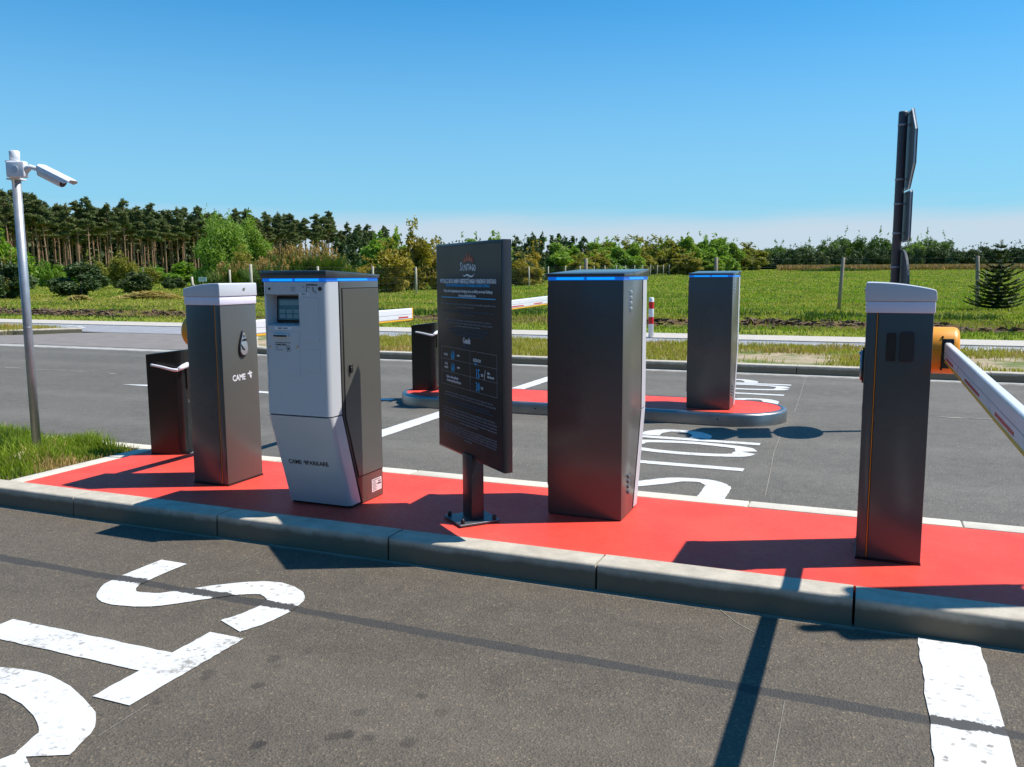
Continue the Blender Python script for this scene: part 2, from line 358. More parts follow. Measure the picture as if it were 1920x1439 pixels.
def leaf(name, c, var=0.45, trans=0.25, hue=0.0):
    t = NT(name)
    oi = t.n('ShaderNodeObjectInfo'); nz_ = t.noise(1.1, 4, 0.6); nf = t.noise(9, 3, 0.6)
    lo = tuple(q*(1-var) for q in c); hi = (c[0]*(1+var*0.9), c[1]*(1+var*0.6), c[2]*(1+var*0.3))
    a = t.ramp(t.math('ADD', t.math('MULTIPLY', nz_, 0.5), t.math('MULTIPLY', nf, 0.5)), [(0.36, lo), (0.64, hi)])
    a = t.mix(t.math('MULTIPLY', oi.outputs['Random'], 0.35), a, (c[0]*1.5+0.01, c[1]*1.05, c[2]*0.7))
    t.base(a); t.rough(0.6); t.b.inputs['Specular IOR Level'].default_value = 0.25
    ts = t.n('ShaderNodeBsdfTranslucent'); t.l(t.mix(1.0, a, (1.3, 1.5, 0.6), 'MULTIPLY'), ts.inputs[0])
    ms = t.n('ShaderNodeMixShader'); ms.inputs[0].default_value = trans
    o = t.t.nodes['Material Output']; t.l(t.b.outputs[0], ms.inputs[1]); t.l(ts.outputs[0], ms.inputs[2]); t.l(ms.outputs[0], o.inputs[0])
    return t.m
M_['pine'] = leaf('pine_needles', (0.125, 0.170, 0.068), 0.4, 0.15)
M_['darkpine'] = leaf('dark_pine_needles', (0.074, 0.120, 0.046), 0.4, 0.12)
M_['spruce'] = leaf('spruce_needles', (0.075, 0.115, 0.042), 0.35, 0.1)
M_['green'] = leaf('fresh_green_leaves', (0.155, 0.290, 0.035), 0.4, 0.35)
M_['birch'] = leaf('birch_leaves', (0.200, 0.325, 0.060), 0.4, 0.35)
M_['ochre'] = leaf('ochre_leaves', (0.310, 0.265, 0.046), 0.4, 0.3)
M_['olive'] = leaf('olive_leaves', (0.230, 0.240, 0.050), 0.4, 0.3)
M_['broad'] = leaf('broad_leaves', (0.090, 0.165, 0.034), 0.45, 0.3)
M_['reed'] = leaf('reed_plumes', (0.38, 0.27, 0.11), 0.35, 0.3)
M_['cutbranch'] = leaf('cut_branches', (0.36, 0.33, 0.12), 0.4, 0.1)
M_['dry'] = leaf('dry_grass', (0.34, 0.235, 0.10), 0.35, 0.2)
M_['grass'] = leaf('grass_blades', (0.190, 0.295, 0.028), 0.45, 0.35)
M_['grass2'] = leaf('meadow_blades', (0.325, 0.345, 0.068), 0.45, 0.3)
M_['straw'] = leaf('straw_blades', (0.42, 0.33, 0.15), 0.3, 0.25)
M_['weed'] = leaf('dark_weeds', (0.055, 0.115, 0.02), 0.4, 0.3)

# ------------------------------------------------------------------ ground and roads
def sstep(a, b, x):
    t_ = np.clip((x-a)/(b-a), 0, 1); return t_*t_*(3-2*t_)
def terrain(x, y):
    x = np.asarray(x, float); y = np.asarray(y, float)
    D = -0.384*x + 0.923*y
    z = -0.05 + 0.13*sstep(19.2, 19.9, y) + 0.13*sstep(20.6, 21.9, y + 0.35*np.sin(x*0.7) + 0.2*np.sin(x*2.3+1))
    z = z + 0.02*np.sin(x*0.9+y*0.4)*sstep(20, 24, y) + 0.012*np.sin(x*2.9-y*1.7)*sstep(20, 24, y)
    z = z + 0.0125*(np.clip(D-55, 0, 260)) * sstep(19, 30, y)
    return z
def tz(x, y): return float(terrain(x, y))
def grid(xs, ys, zf):
    X, Y = np.meshgrid(xs, ys); Z = zf(X, Y)
    v = np.stack([X.ravel(), Y.ravel(), Z.ravel()], 1); nx, ny = len(xs), len(ys)
    i = np.arange((nx-1)*(ny-1)); a = (i//(nx-1))*nx + i % (nx-1)
    fcs = np.stack([a, a+1, a+nx+1, a+nx], 1)
    return v, fcs
def np_mesh(name, v, fcs, smooth=False):
    me = bpy.data.meshes.new(name); v = np.asarray(v, np.float32); fcs = np.asarray(fcs, np.int32)
    k = fcs.shape[1]
    me.vertices.add(len(v)); me.vertices.foreach_set('co', v.ravel())
    me.loops.add(fcs.size); me.loops.foreach_set('vertex_index', fcs.ravel())
    me.polygons.add(len(fcs)); me.polygons.foreach_set('loop_start', np.arange(len(fcs))*k)
    me.polygons.foreach_set('use_smooth', np.full(len(fcs), smooth))
    me.update(); me.validate(); return me
t = NT('meadow_ground'); x, y, z = t.sep()
n0 = t.noise(0.35, 6, 0.6); n1 = t.noise(2.3, 6, 0.7); n2 = t.noise(14, 5, 0.7)
vm = t.n('ShaderNodeMapping'); vm.inputs['Scale'].default_value = (0.35, 1.6, 1); t.l(t.coord(), vm.inputs[0])
n3 = t.noise(1.2, 6, 0.65, vm.outputs[0])
a = t.ramp(n1, [(0.3, (0.125, 0.185, 0.022)), (0.7, (0.215, 0.290, 0.034))])
a = t.mix(t.rangef(n0, 0.40, 0.66, 0, 0.8), a, (0.27, 0.29, 0.05))
a = t.mix(t.rangef(n3, 0.5, 0.75, 0, 0.55), a, (0.060, 0.105, 0.018))
a = t.mix(t.rangef(n2, 0.5, 0.75, 0, 0.4), a, (0.22, 0.22, 0.06))
yy = t.math('ADD', y, t.math('MULTIPLY', t.math('SUBTRACT', t.noise(1.3, 6, 0.7), 0.5), 2.2))
e1 = t.rangef(yy, 20.2, 20.7); e2 = t.rangef(yy, 21.7, 22.4, 1, 0)
earth = t.math('MULTIPLY', t.math('MULTIPLY', e1, e2), t.rangef(t.noise(1.9, 5, 0.7), 0.32, 0.45))
a = t.mix(earth, a, t.ramp(n2, [(0.35, (0.085, 0.055, 0.030)), (0.7, (0.24, 0.16, 0.085))]))
t.base(a); t.rough(1.0); t.b.inputs['Specular IOR Level'].default_value = 0.0; t.bump(n2, 0.7, 0.06)
M_['ground'] = t.m
xs = np.concatenate([[-2500, -1200, -600, -350, -230], np.arange(-160, 90, 1.6), [110, 150, 230, 400, 900, 2500]])
ys = np.concatenate([[-1500, -300, -60, -10, 8, 14, 17], np.arange(17.4, 26, 0.2), np.arange(26, 60, 1.2), np.arange(60, 200, 5), [230, 280, 330, 450, 700, 1400, 3000]])
v, fc = grid(xs, ys, terrain)
link('ground', np_mesh('ground', v, fc, True), M_['ground'])['kind'] = 'structure'
def sheet(name, poly, z, mat, kind='structure', parent=None):
    me = bpy.data.meshes.new(name); me.from_pydata([(p[0], p[1], z) for p in poly], [], [tuple(range(len(poly)))])
    bm = bmesh.new(); bm.from_mesh(me)
    for fc_ in bm.faces:
        if fc_.normal.z < 0: fc_.normal_flip()
    bmesh.ops.triangulate(bm, faces=bm.faces); bm.to_mesh(me); bm.free()
    o = link(name, me, mat, parent)
    if kind and not parent: o['kind'] = kind
    return o
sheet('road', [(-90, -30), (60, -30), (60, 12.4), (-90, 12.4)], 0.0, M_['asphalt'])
sheet('driveway', [(-19.2, 12.25), (-10.0, 12.25), (-10.2, 12.9), (-11.5, 14.2), (-13.0, 15.65), (-17.0, 15.65), (-17.85, 15.1), (-18.3, 14.3), (-19.2, 13.6)], 0.004, M_['apron'])
sheet('cycle_path', [(-90, 15.5), (60, 15.5), (60, 17.72), (-90, 17.72)], 0.010, M_['path'])
mb = MB(); mb.box(-90, 60, 17.72, 19.15, -0.05, 0.030); build(mb, 'footpath', M_['footpath'])['kind'] = 'structure'

# wiggly strips lying on the road
def wiggle_strip(y0, w, x0, x1, step=0.03, amp=0.012, drift=0.02, seed=1):
    rs = np.random.default_rng(seed); n = int((x1-x0)/step)
    xs_ = np.linspace(x0, x1, n)
    def sm(k): 
        q = rs.normal(size=n+k*2); return np.convolve(q, np.ones(k)/math.sqrt(k), 'same')[k:k+n]
    mid = y0 + drift*sm(40); hw = w/2 + amp*0.5*sm(6) + amp*0.35*rs.normal(size=n)*0.5
    hw2 = w/2 + amp*0.5*sm(6) + amp*0.35*rs.normal(size=n)*0.5
    v_ = np.concatenate([np.stack([xs_, mid-np.abs(hw), np.zeros(n)], 1), np.stack([xs_, mid+np.abs(hw2), np.zeros(n)], 1)])
    i = np.arange(n-1); return v_, np.stack([i, i+1, i+1+n, i+n], 1)
v, fc = wiggle_strip(4.86, 0.34, -12, 9, seed=5, amp=0.02, drift=0.006); v[:, 2] = 0.0035
link('joint_strip', np_mesh('joint_strip', v, fc), M_['strip'])['kind'] = 'structure'
v, fc = wiggle_strip(8.9, 0.045, -30, -9.7, seed=8, amp=0.03, drift=0.02); v[:, 2] = 0.003
v2, fc2 = wiggle_strip(8.9, 0.03, 0.2, 12, seed=9, amp=0.03, drift=0.02); v2[:, 2] = 0.003
fc = np.concatenate([fc, fc2+len(v)]); v = np.concatenate([v, v2])
link('dust_line', np_mesh('dust_line', v, fc), M_['dust'])['kind'] = 'structure'

# painted lettering: strokes in letter space (u across, v up), mapped to the lane
def smooth(pts, n=7):
    P = [np.array(p, float) for p in pts]; P = [2*P[0]-P[1]] + P + [2*P[-1]-P[-2]]; o = []
    for i in range(1, len(P)-2):
        for k in range(n):
            s_ = k/n; o.append(0.5*((2*P[i]) + (-P[i-1]+P[i+1])*s_ + (2*P[i-1]-5*P[i]+4*P[i+1]-P[i+2])*s_**2 + (-P[i-1]+3*P[i]-3*P[i+1]+P[i+2])*s_**3))
    o.append(P[-2]); return o
def stroke(pts, wu, wv, sm_=True, jag=0.0):
    """ribbon whose width differs along u and v; returns left/right rows"""
    p = smooth(pts) if sm_ else [np.array(q, float) for q in pts]; L_, R_ = [], []
    for i, q in enumerate(p):
        tt = p[min(i+1, len(p)-1)] - p[max(i-1, 0)]; tt = tt/np.linalg.norm(tt); nn = np.array([-tt[1], tt[0]])
        w = 0.5*math.hypot(wu*nn[0], wv*nn[1])
        j1, j2 = rnd.uniform(-jag, jag), rnd.uniform(-jag, jag)
        L_.append(q+nn*(w+j1)); R_.append(q-nn*(w+j2))
    return L_, R_
GLY = {
 'S': [([(0.0,.085),(.20,.085),(.33,.10),(.43,.20),(.40,.37),(.27,.50),(.16,.62),(.115,.74),(.17,.86),(.28,.90),(.41,.885),(.50,.85)], 1)],
 'T': [([(.27,0.0),(.27,.82)], 0), ([(0,.90),(.54,.90)], 0)],
 'O': [([(.295,.06),(.15,.14),(.085,.5),(.15,.87),(.29,.962)], 1), ([(.335,.962),(.475,.87),(.54,.5),(.475,.14),(.33,.06)], 1)],
 'Q': [([(.275,.03),(.10,.14),(-.015,.5),(.10,.87),(.275,.975)], 1), ([(.315,.975),(.48,.87),(.60,.5),(.48,.14),(.315,.03)], 1)],
 'P': [([(.075,0.0),(.075,.985)], 0), ([(.15,.91),(.30,.905),(.43,.80),(.43,.62),(.30,.50),(.15,.49)], 1)],
}
def paint_word(name, mapf, word, pitch, us, wu, wv, z=0.0035):
    obs = []
    for k, ch in enumerate(word):
        mb = MB()
        for si_, (pts, sm_) in enumerate(GLY[ch]):
            if not sm_:
                (a0, b0), (a1, b1) = pts; nseg = 24
                pts = [(a0+(a1-a0)*i/nseg, b0+(b1-b0)*i/nseg) for i in range(nseg+1)]
            L_, R_ = stroke([(u*us, v_) for u, v_ in pts], wu, wv, bool(sm_), 0.0025)
            n = len(L_); vs_ = [(*mapf(q[0]+k*pitch, q[1]), z+0.0004*si_) for q in L_+R_]
            mb.add(vs_, [(i, i+1, n+i+1, n+i) for i in range(n-1)])
        o = build(mb, 'letter_'+ch.lower().replace('q', 'o'), M_['paint']); obs.append(o)
    return obs
WORDL = {'near': 'in the lane nearest the camera', 'mid': 'in the middle lane between the islands', 'far': 'in the far lane beyond the steel island'}
LET = [('near', lambda u, v: (-3.085+v, 3.005-u), 0.575, 1.0, .150, .160, 4),
       ('mid', lambda u, v: (-0.745-v, 5.125+u), 0.575, 0.95, .095, .165, 4),
       ('far', lambda u, v: (-0.82-v, 9.05+u), 0.56, 0.95, .095, .165, 4)]
for key, mf, pitch, us, wu, wv, _n in LET:
    for o in paint_word('stop', mf, 'STQP' if key == 'near' else 'STOP', pitch, us, wu, wv): o['kind'] = 'structure'
def jag_rect(name, x0, x1, y0, y1, z=0.0045, nx=14, j=0.004):
    pts = []
    for i in range(nx+1): pts.append((x0+(x1-x0)*i/nx, y0+rnd.uniform(-j, j)))
    ny = max(8, int((y1-y0)/0.05))
    for i in range(1, ny): pts.append((x1+rnd.uniform(-j, j), y0+(y1-y0)*i/ny))
    for i in range(nx+1): pts.append((x1-(x1-x0)*i/nx, y1+rnd.uniform(-j, j)))
    for i in range(1, ny): pts.append((x0+rnd.uniform(-j, j), y1-(y1-y0)*i/ny))
    return sheet(name, pts, z, M_['paint'])
jag_rect('stop_line', 0.226, 0.431, -0.2, 3.37)
jag_rect('stop_line', -3.905, -3.725, 5.35, 11.3)
sheet('lane_line', [(-8.67, 7.985), (-8.35, 7.96), (-4.75, 7.96), (-4.75, 8.08), (-8.30, 8.08)], 0.0045, M_['paint'])
# chalk guide lines
mb = MB()
def thin(pts, w=0.006, z=0.0022):
    w = w*0.55
    for (xa, ya), (xb, yb) in zip(pts[:-1], pts[1:]):
        dd = Vector((xb-xa, yb-ya)); nn = Vector((-dd.y, dd.x)).normalized()*w/2
        mb.add([(xa-nn.x, ya-nn.y, z), (xb-nn.x, yb-nn.y, z), (xb+nn.x, yb+nn.y, z), (xa+nn.x, ya+nn.y, z)], [(0, 1, 2, 3)])
thin([(-0.63, 7.3), (-0.61, 6.6), (-0.57, 6.0), (-0.53, 5.3)], 0.010); thin([(-0.19, 2.70), (-0.175, 1.2)], 0.004); thin([(-0.50, 3.38), (-0.42, 3.27), (-0.34, 3.20)], 0.006)
thin([(-2.06, 1.92), (-2.05, 1.72)], 0.006); thin([(-2.71, 3.10), (-2.71, 3.32)], 0.006); thin([(-2.08, 5.0), (-2.35, 5.6), (-2.5, 6.1)], 0.008); thin([(-0.72, 11.8), (-0.66, 10.2), (-0.62, 8.7)], 0.012)
build(mb, 'chalk_lines', M_['dust'])['kind'] = 'structure'

# ------------------------------------------------------------------ kerbs and red islands
KH = 0.115
def kerb_run(name, x0, x1, yf, yb, front=-1, seg=1.03, ph=0.0, h=KH, mat='kerb', xs_=None):
    """line of kerb stones; the rounded edge faces the road (front=-1: towards -y)"""
    mb = MB(); k0 = math.ceil((x0-ph)/seg); cuts = [x0] + [ph+k*seg for k in range(k0, 400) if x0+0.05 < ph+k*seg < x1-0.05] + [x1]
    ya, yb_ = (yf, yb)
    s_ = 1 if yb > yf else -1
    for a_, b_ in zip(cuts[:-1], cuts[1:]):
        dy = rnd.uniform(-.002, .002); dz = rnd.uniform(-.0015, .0015)
        prof = [(ya-0.006*s_+dy, -0.06), (ya+dy, h-0.014+dz)] + [(ya+s_*0.014*(1-math.cos(R(18*q)))+dy, h-0.014+0.014*math.sin(R(18*q))+dz) for q in range(1, 5)] + [(ya+0.014*s_+dy, h+dz), (yb_, h+dz), (yb_, -0.06)]
        mb.prism(prof, a_+0.005, b_-0.005, 'x')
    return build(mb, name, M_[mat])
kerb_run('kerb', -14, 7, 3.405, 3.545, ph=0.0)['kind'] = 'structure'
mb = MB()                                            # narrower back kerb of the island and the end strip
for k in range(-14, 7):
    a_ = 0.48 + k*1.03; mb.box(a_+0.003, a_+1.027, 4.585, 4.705, -0.06, KH+rnd.uniform(-.001, .001))
mb.box(-4.835, -4.715, 3.549, 4.581, -0.05, KH-0.001)
build(mb, 'edging', M_['kerbtop'], bevel=0.006, segs=2)['kind'] = 'structure'
mb = MB(); mb.box(-4.7115, 8, 3.5455, 4.5845, -0.05, KH-0.003)
build(mb, 'red_pavement', M_['red'])['kind'] = 'structure'
# far road kerb with the curved end at the driveway
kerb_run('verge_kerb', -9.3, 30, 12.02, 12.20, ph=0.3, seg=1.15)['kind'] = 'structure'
def sweep_kerb(name, pts, h=KH, w=0.16):
    mb = MB(); P = smooth(pts, 6); n = len(P); prof = [(0, -0.05), (0, h-0.02), (0.02, h), (w, h), (w, -0.05)]
    vs_ = []
    for i, q in enumerate(P):
        tt = P[min(i+1, n-1)]-P[max(i-1, 0)]; tt /= np.linalg.norm(tt); nn = np.array([-tt[1], tt[0]])
        for a_, z_ in prof: vs_.append((q[0]+nn[0]*a_, q[1]+nn[1]*a_, z_))
    m_ = len(prof); fcs = []
    for i in range(n-1):
        for k in range(m_-1): fcs.append((i*m_+k, (i+1)*m_+k, (i+1)*m_+k+1, i*m_+k+1))
    fcs.append(tuple(range(m_))); fcs.append(tuple((n-1)*m_+k for k in range(m_)))
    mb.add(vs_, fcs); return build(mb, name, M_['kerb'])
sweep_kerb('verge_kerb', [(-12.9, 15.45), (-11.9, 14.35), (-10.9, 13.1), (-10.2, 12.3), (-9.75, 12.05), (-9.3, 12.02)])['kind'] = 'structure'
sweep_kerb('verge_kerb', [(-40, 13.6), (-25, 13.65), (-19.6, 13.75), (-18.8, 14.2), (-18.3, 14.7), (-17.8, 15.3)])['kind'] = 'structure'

# steel-edged island in the middle of the road
def stadium(x0, x1, y0, y1, n=16, inset=0.0):
    rr = (y1-y0)/2; cy = (y0+y1)/2; pts = []
    for k in range(n+1):
        a = R(-90+180*k/n); pts.append((x1-rr+(rr-inset)*math.cos(a), cy+(rr-inset)*math.sin(a)))
    for k in range(n+1):
        a = R(90+180*k/n); pts.append((x0+rr+(rr-inset)*math.cos(a), cy+(rr-inset)*math.sin(a)))
    return pts
def ring(mb, loops, sm=True):
    n = len(loops[0][0]); b = len(mb.v)
    for pl_, z_ in loops: mb.v += [(p[0], p[1], z_) for p in pl_]
    for i in range(len(loops)-1):
        for k in range(n):
            k2 = (k+1) % n; mb.f.append((b+i*n+k, b+i*n+k2, b+(i+1)*n+k2, b+(i+1)*n+k)); mb.mi.append(0); mb.sm.append(sm)
SI = (-4.63, -0.645, 7.665, 8.60)
mb = MB(); ring(mb, [(stadium(*SI), -0.01), (stadium(*SI), 0.092), (stadium(*SI, inset=0.004), 0.103), (stadium(*SI, inset=0.014), 0.112), (stadium(*SI, inset=0.03), 0.115), (stadium(*SI, inset=0.055), 0.115), (stadium(*SI, inset=0.055), 0.05)])
link('island_kerb', mb.mesh('island_kerb'), M_['steel'])['kind'] = 'structure'
mb = MB(); mb.prism(stadium(*SI, inset=0.054), 0.01, 0.1135, 'z'); build(mb, 'island_pavement', M_['red'])['kind'] = 'structure'
# screw heads on the steel edge
mb = MB()
for xx in (-3.9, -2.95, -2.0, -1.2): mb.tube([(xx, 7.668, 0.06), (xx, 7.655, 0.06)], [0.009, 0.006], 10)
build(mb, 'kerb_screws', M_['darkmetal'])['kind'] = 'structure'

# ------------------------------------------------------------------ text helper
def text_obj(s_, size, mat, parent, loc, rot, name='lettering', align='CENTER', sx=1.0, bold=0.0, res=1, ext=0.0006, space=1.0, line=1.0):
    cu = bpy.data.curves.new(name, 'FONT'); cu.body = s_; cu.size = size; cu.align_x = align; cu.align_y = 'CENTER'
    cu.resolution_u = res; cu.extrude = ext; cu.offset = bold; cu.space_character = space; cu.space_line = line
    o = bpy.data.objects.new('tmp', cu); COL.objects.link(o)
    dg = bpy.context.evaluated_depsgraph_get(); dg.update()
    me = bpy.data.meshes.new_from_object(o.evaluated_get(dg)); bpy.data.objects.remove(o); bpy.data.curves.remove(cu)
    me.name = name; me.materials.clear(); q = link(name, me, mat, parent); q.location = loc; q.rotation_euler = rot; q.scale = (sx, 1, 1)
    return q
def merge(objs, name):
    """join several small meshes that share a parent into one part"""
    bm = bmesh.new(); mats = []
    par = objs[0].parent
    for o in objs:
        me = o.data.copy(); me.transform(o.matrix_basis)
        for p in me.polygons:
            mm = o.data.materials[p.material_index]
            if mm not in mats: mats.append(mm)
            p.material_index = mats.index(mm)
        bm.from_mesh(me); bpy.data.meshes.remove(me)
    nm = bpy.data.meshes.new(name); bm.to_mesh(nm); bm.free()
    for m_ in mats: nm.materials.append(m_)
    for o in objs:
        md = o.data; bpy.data.objects.remove(o)
        if md.users == 0: bpy.data.meshes.remove(md)
    return link(name, nm, None, par)
def brand_star(mb, cx, cz, s_, y, flip=1):
    """angular T-shaped mark"""
    for poly in ([(-.5,.32),(.55,.42),(.55,.18),(-.5,.10)], [(-.08,.36),(-.12,.62),(.10,.66),(.12,.38)], [(-.10,.14),(-.02,-.28),(.30,-.62),(.42,.02),(.22,-.10),(.14,.16)]):
        mb.prism([(cx+flip*a*s_, cz+b_*s_) for a, b_ in poly], y, y+0.0012, 'y')

# ------------------------------------------------------------------ ticket kiosks
def make_kiosk():
    root = empty('parking_kiosk')
    W = 0.197
    mb = MB()                                        # housing, profile in (y,z)
    prof = [(0.240, 0.0), (0.240, 1.207), (-0.138, 1.207), (-0.138, 0.508), (0.022, 0.0)]
    mb.prism(prof[::-1], -W, W, 'x'); body = build(mb, 'housing', M_['body'], root, bevel=0.004)
    mb = MB(); mb.prism([(0.030, 0.004), (-0.130, 0.512), (-0.130, 1.2), (-0.150, 1.2), (-0.150, 0.512), (0.008, 0.004)], -W+0.006, W-0.006, 'x'); build(mb, 'gasket', M_['gap'], root)
    # light strip and sloping lid
    mb = MB(); mb.box(-0.196, 0.196, -0.252, 0.236, 1.207, 1.2235); strip = build(mb, 'light_strip', M_['led'], root)
    for a0, a1, y in ((-0.15, -0.008, 0.2362), (0.008, 0.152, 0.2362), (-0.15, -0.008, -0.2522), (0.008, 0.152, -0.2522)):
        s_ = 1 if y > 0 else -1; mb = MB(); mb.box(a0, a1, min(y, y+s_*0.001), max(y, y+s_*0.001), 1.210, 1.221); build(mb, 'led', M_['ledhot'], strip)
    for s_ in (-1, 1):
        x_ = s_*0.1962; mb = MB(); mb.box(min(x_, x_+s_*0.001), max(x_, x_+s_*0.001), -0.155, 0.13, 1.210, 1.221); build(mb, 'led', M_['ledhot'], strip)
    mb = MB(); mb.prism([(-0.262, 1.2235), (0.247, 1.2235), (0.247, 1.241), (-0.262, 1.263)][::-1], -0.2025, 0.2025, 'x'); build(mb, 'lid', M_['lid'], root, bevel=0.004)
    # fascia: upper block with rounded vertical edges and a screen recess, lower raked block
    def shell(z0, z1, yf0, yf1, yb0, yb1, hole=None):
        mb = MB(); n = 6; rr = 0.027
        def loop(yf, yb, z):
            pts = [(-0.1975, yb)]
            for k in range(n+1):
                a = R(180+90*k/n); pts.append((-0.1975+rr+rr*math.cos(a), yf+rr*1.1+rr*1.1*math.sin(a)))
            for k in range(n+1):
                a = R(270+90*k/n); pts.append((0.1975-rr+rr*math.cos(a), yf+rr*1.1+rr*1.1*math.sin(a)))
            pts.append((0.1975, yb)); return [(p[0], p[1], z) for p in pts]
        A, B = loop(yf0, yb0, z0), loop(yf1, yb1, z1); m_ = len(A)
        mb.v += A+B
        for k in range(m_-1):
            if k == n+1 and hole: continue
            mb.f.append((k, k+1, m_+k+1, m_+k)); mb.mi.append(0); mb.sm.append(True)
        mb.f.append(tuple(range(m_))[::-1]); mb.mi.append(0); mb.sm.append(False)
        mb.f.append(tuple(range(m_, 2*m_))); mb.mi.append(0); mb.sm.append(False)
        if hole:
            hx0, hx1, hz0, hz1, dep = hole; a0 = mb.v[n+1]; a1 = mb.v[n+2]; b0 = mb.v[m_+n+1]; b1 = mb.v[m_+n+2]
            y_ = yf0
            b = len(mb.v); mb.v += [(hx0, y_, hz0), (hx1, y_, hz0), (hx1, y_, hz1), (hx0, y_, hz1), (hx0+.012, y_+dep, hz0+.012), (hx1-.006, y_+dep, hz0+.012), (hx1-.006, y_+dep+.01, hz1-.008), (hx0+.012, y_+dep+.01, hz1-.008)]
            i0, i1, i2, i3 = n+1, n+2, m_+n+2, m_+n+1
            for q in ((i0, i1, b+1, b), (i1, i2, b+2, b+1), (i2, i3, b+3, b+2), (i3, i0, b, b+3), (b, b+1, b+5, b+4), (b+1, b+2, b+6, b+5), (b+2, b+3, b+7, b+6), (b+3, b, b+4, b+7), (b+4, b+5, b+6, b+7)):
                mb.f.append(q); mb.mi.append(0); mb.sm.append(False)
        return mb
    mb = shell(0.519, 1.205, -0.257, -0.257, -0.150, -0.150, hole=(-0.178, 0.031, 0.981, 1.143, 0.062))
    me = mb.mesh('fascia')
    try: me.set_sharp_from_angle(angle=R(35))
    except Exception: pass
    up = link('fascia', me, M_['fascia'], root)
    mb = shell(0.012, 0.512, -0.098, -0.257, 0.003, -0.150); me = mb.mesh('lower_fascia')
    try: me.set_sharp_from_angle(angle=R(35))
    except Exception: pass
    lo = link('lower_fascia', me, M_['fascia'], root)
    mb = MB(); mb.box(-0.188, 0.188, -0.075, 0.23, -0.004, 0.013); build(mb, 'plinth', M_['gap'], root); mb = MB(); mb.box(-0.19, 0.19, -0.236, -0.14, 0.511, 0.520); build(mb, 'seam', M_['gap'], root)
    YF = -0.2572
    # screen
    mb = MB(); mb.add([(-0.150, -0.205, 0.996), (0.024, -0.205, 0.996), (0.024, -0.198, 1.132), (-0.150, -0.198, 1.132), (-0.150, -0.200, 0.996), (0.024, -0.200, 0.996), (0.024, -0.193, 1.132), (-0.150, -0.193, 1.132)],
                      [(0,1,2,3), (7,6,5,4), (0,4,5,1), (1,5,6,2), (2,6,7,3), (3,7,4,0)]); sc_ = build(mb, 'screen_bezel', M_['black'], root)
    mb = MB(); mb.add([(-0.138, -0.2058, 1.010), (0.014, -0.2058, 1.010), (0.014, -0.2000, 1.118), (-0.138, -0.2000, 1.118)], [(0,1,2,3)]); build(mb, 'display', M_['screen'], sc_)
    mb = MB()
    for i in range(3):
        for j in range(2): mb.box(-0.130+i*0.044, -0.094+i*0.044, -0.2066, -0.2050, 1.018+j*0.026, 1.038+j*0.026)
    mb.box(-0.130, 0.004, -0.2034, -0.2012, 1.085, 1.110)
    build(mb, 'screen_tiles', M_['scr2'], sc_)
    # panels on the fascia: thin grooves around slightly raised plates
    def panel(name, x0, x1, z0, z1, mat='fascia2', rad=0.008):
        mb = MB(); mb.prism([(p[0], p[1]) for p in rrect(x0, x1, z0, z1, rad)], YF, YF-0.0022, 'y')
        o = build(mb, name, M_[mat], up, bevel=0.0008, segs=1); return o
    panel('ticket_panel', -0.171, 0.026, 0.724, 0.954, 'fascia'); panel('access_panel', 0.053, 0.150, 0.901, 1.128, 'fascia', 0.003); panel('access_panel', 0.061, 0.151, 0.748, 0.862, 'fascia', 0.003)
    mb = MB(); mb.prism(rrect(-0.132, -0.034, 0.922, 0.940, 0.004), YF-0.0022, YF-0.014, 'y'); build(mb, 'slot_rim', M_['fascia'], up, bevel=0.002)
    mb = MB(); mb.box(-0.124, -0.042, YF-0.0155, YF-0.0142, 0.926, 0.934); build(mb, 'ticket_slot', M_['gap'], up)
    for cx, cz, rr in ((-0.149, 1.171, 0.0065), (0.162, 1.171, 0.0105)): mb = MB(); mb.tube([(cx, YF+0.002, cz), (cx, YF-0.003, cz)], rr, 16); build(mb, 'button' if cx > 0 else 'camera_eye', M_['black'], up)
    for cx, cz in ((-0.156, 0.873), (0.016, 0.876)): mb = MB(); mb.tube([(cx, YF, cz), (cx, YF-0.005, cz)], 0.007, 14); build(mb, 'lock', M_['chrome'], up)
    mb = MB()
    for i in range(6):
        for j in range(5): mb.box(-0.015+i*0.0048, -0.0125+i*0.0048, YF-0.0006, YF+0.001, 1.158+j*0.0052, 1.1605+j*0.0052)
    build(mb, 'speaker_grille', M_['txtgrey'], up)
    for q_ in ((0.037, 0.093, 1.1375, 1.1495, 0.005), (-0.126, -0.019, 0.9615, 0.9755, 0.003)): mb = MB(); mb.prism(rrect(*q_), YF, YF-0.0014, 'y'); build(mb, 'label_plate', M_['white'], up)
    RX = (R(90), 0, 0); T = []
    def tx(s_, size, x_, z_, mat='txtblack', align='LEFT', y=YF-0.0005, sx=1.0, bold=0.0): T.append(text_obj(s_, size, M_[mat], up, (x_, y, z_), RX, 'lettering', align, sx, bold))
    tx('INFORMACJA', 0.011, 0.087, 1.190, bold=0.0004, sx=0.92); tx('INFO', 0.007, 0.087, 1.178, 'txtgrey')
    tx('CALL', 0.007, 0.052, 1.180, 'txtgrey')
    tx('POMOC', 0.0085, 0.065, 1.1435, align='CENTER', y=YF-0.0016, bold=0.0002); tx('KARTY · BILETY', 0.009, -0.0725, 0.9685, align='CENTER', y=YF-0.0016, bold=0.0002)
    tx('POBIERZ BILET', 0.0115, -0.123, 0.884, y=YF-0.0026, bold=0.0004, sx=0.92); tx('PRESS', 0.0075, -0.123, 0.870, 'txtgrey', y=YF-0.0026); tx('TAKE TICKET', 0.0075, -0.123, 0.857, 'txtgrey', y=YF-0.0026)
    mb = MB(); mb.box(-0.122, -0.027, YF-0.0032, YF-0.0024, 0.894, 0.8965); mb.box(0.0795, 0.0818, YF-0.001, YF, 1.153, 1.197)
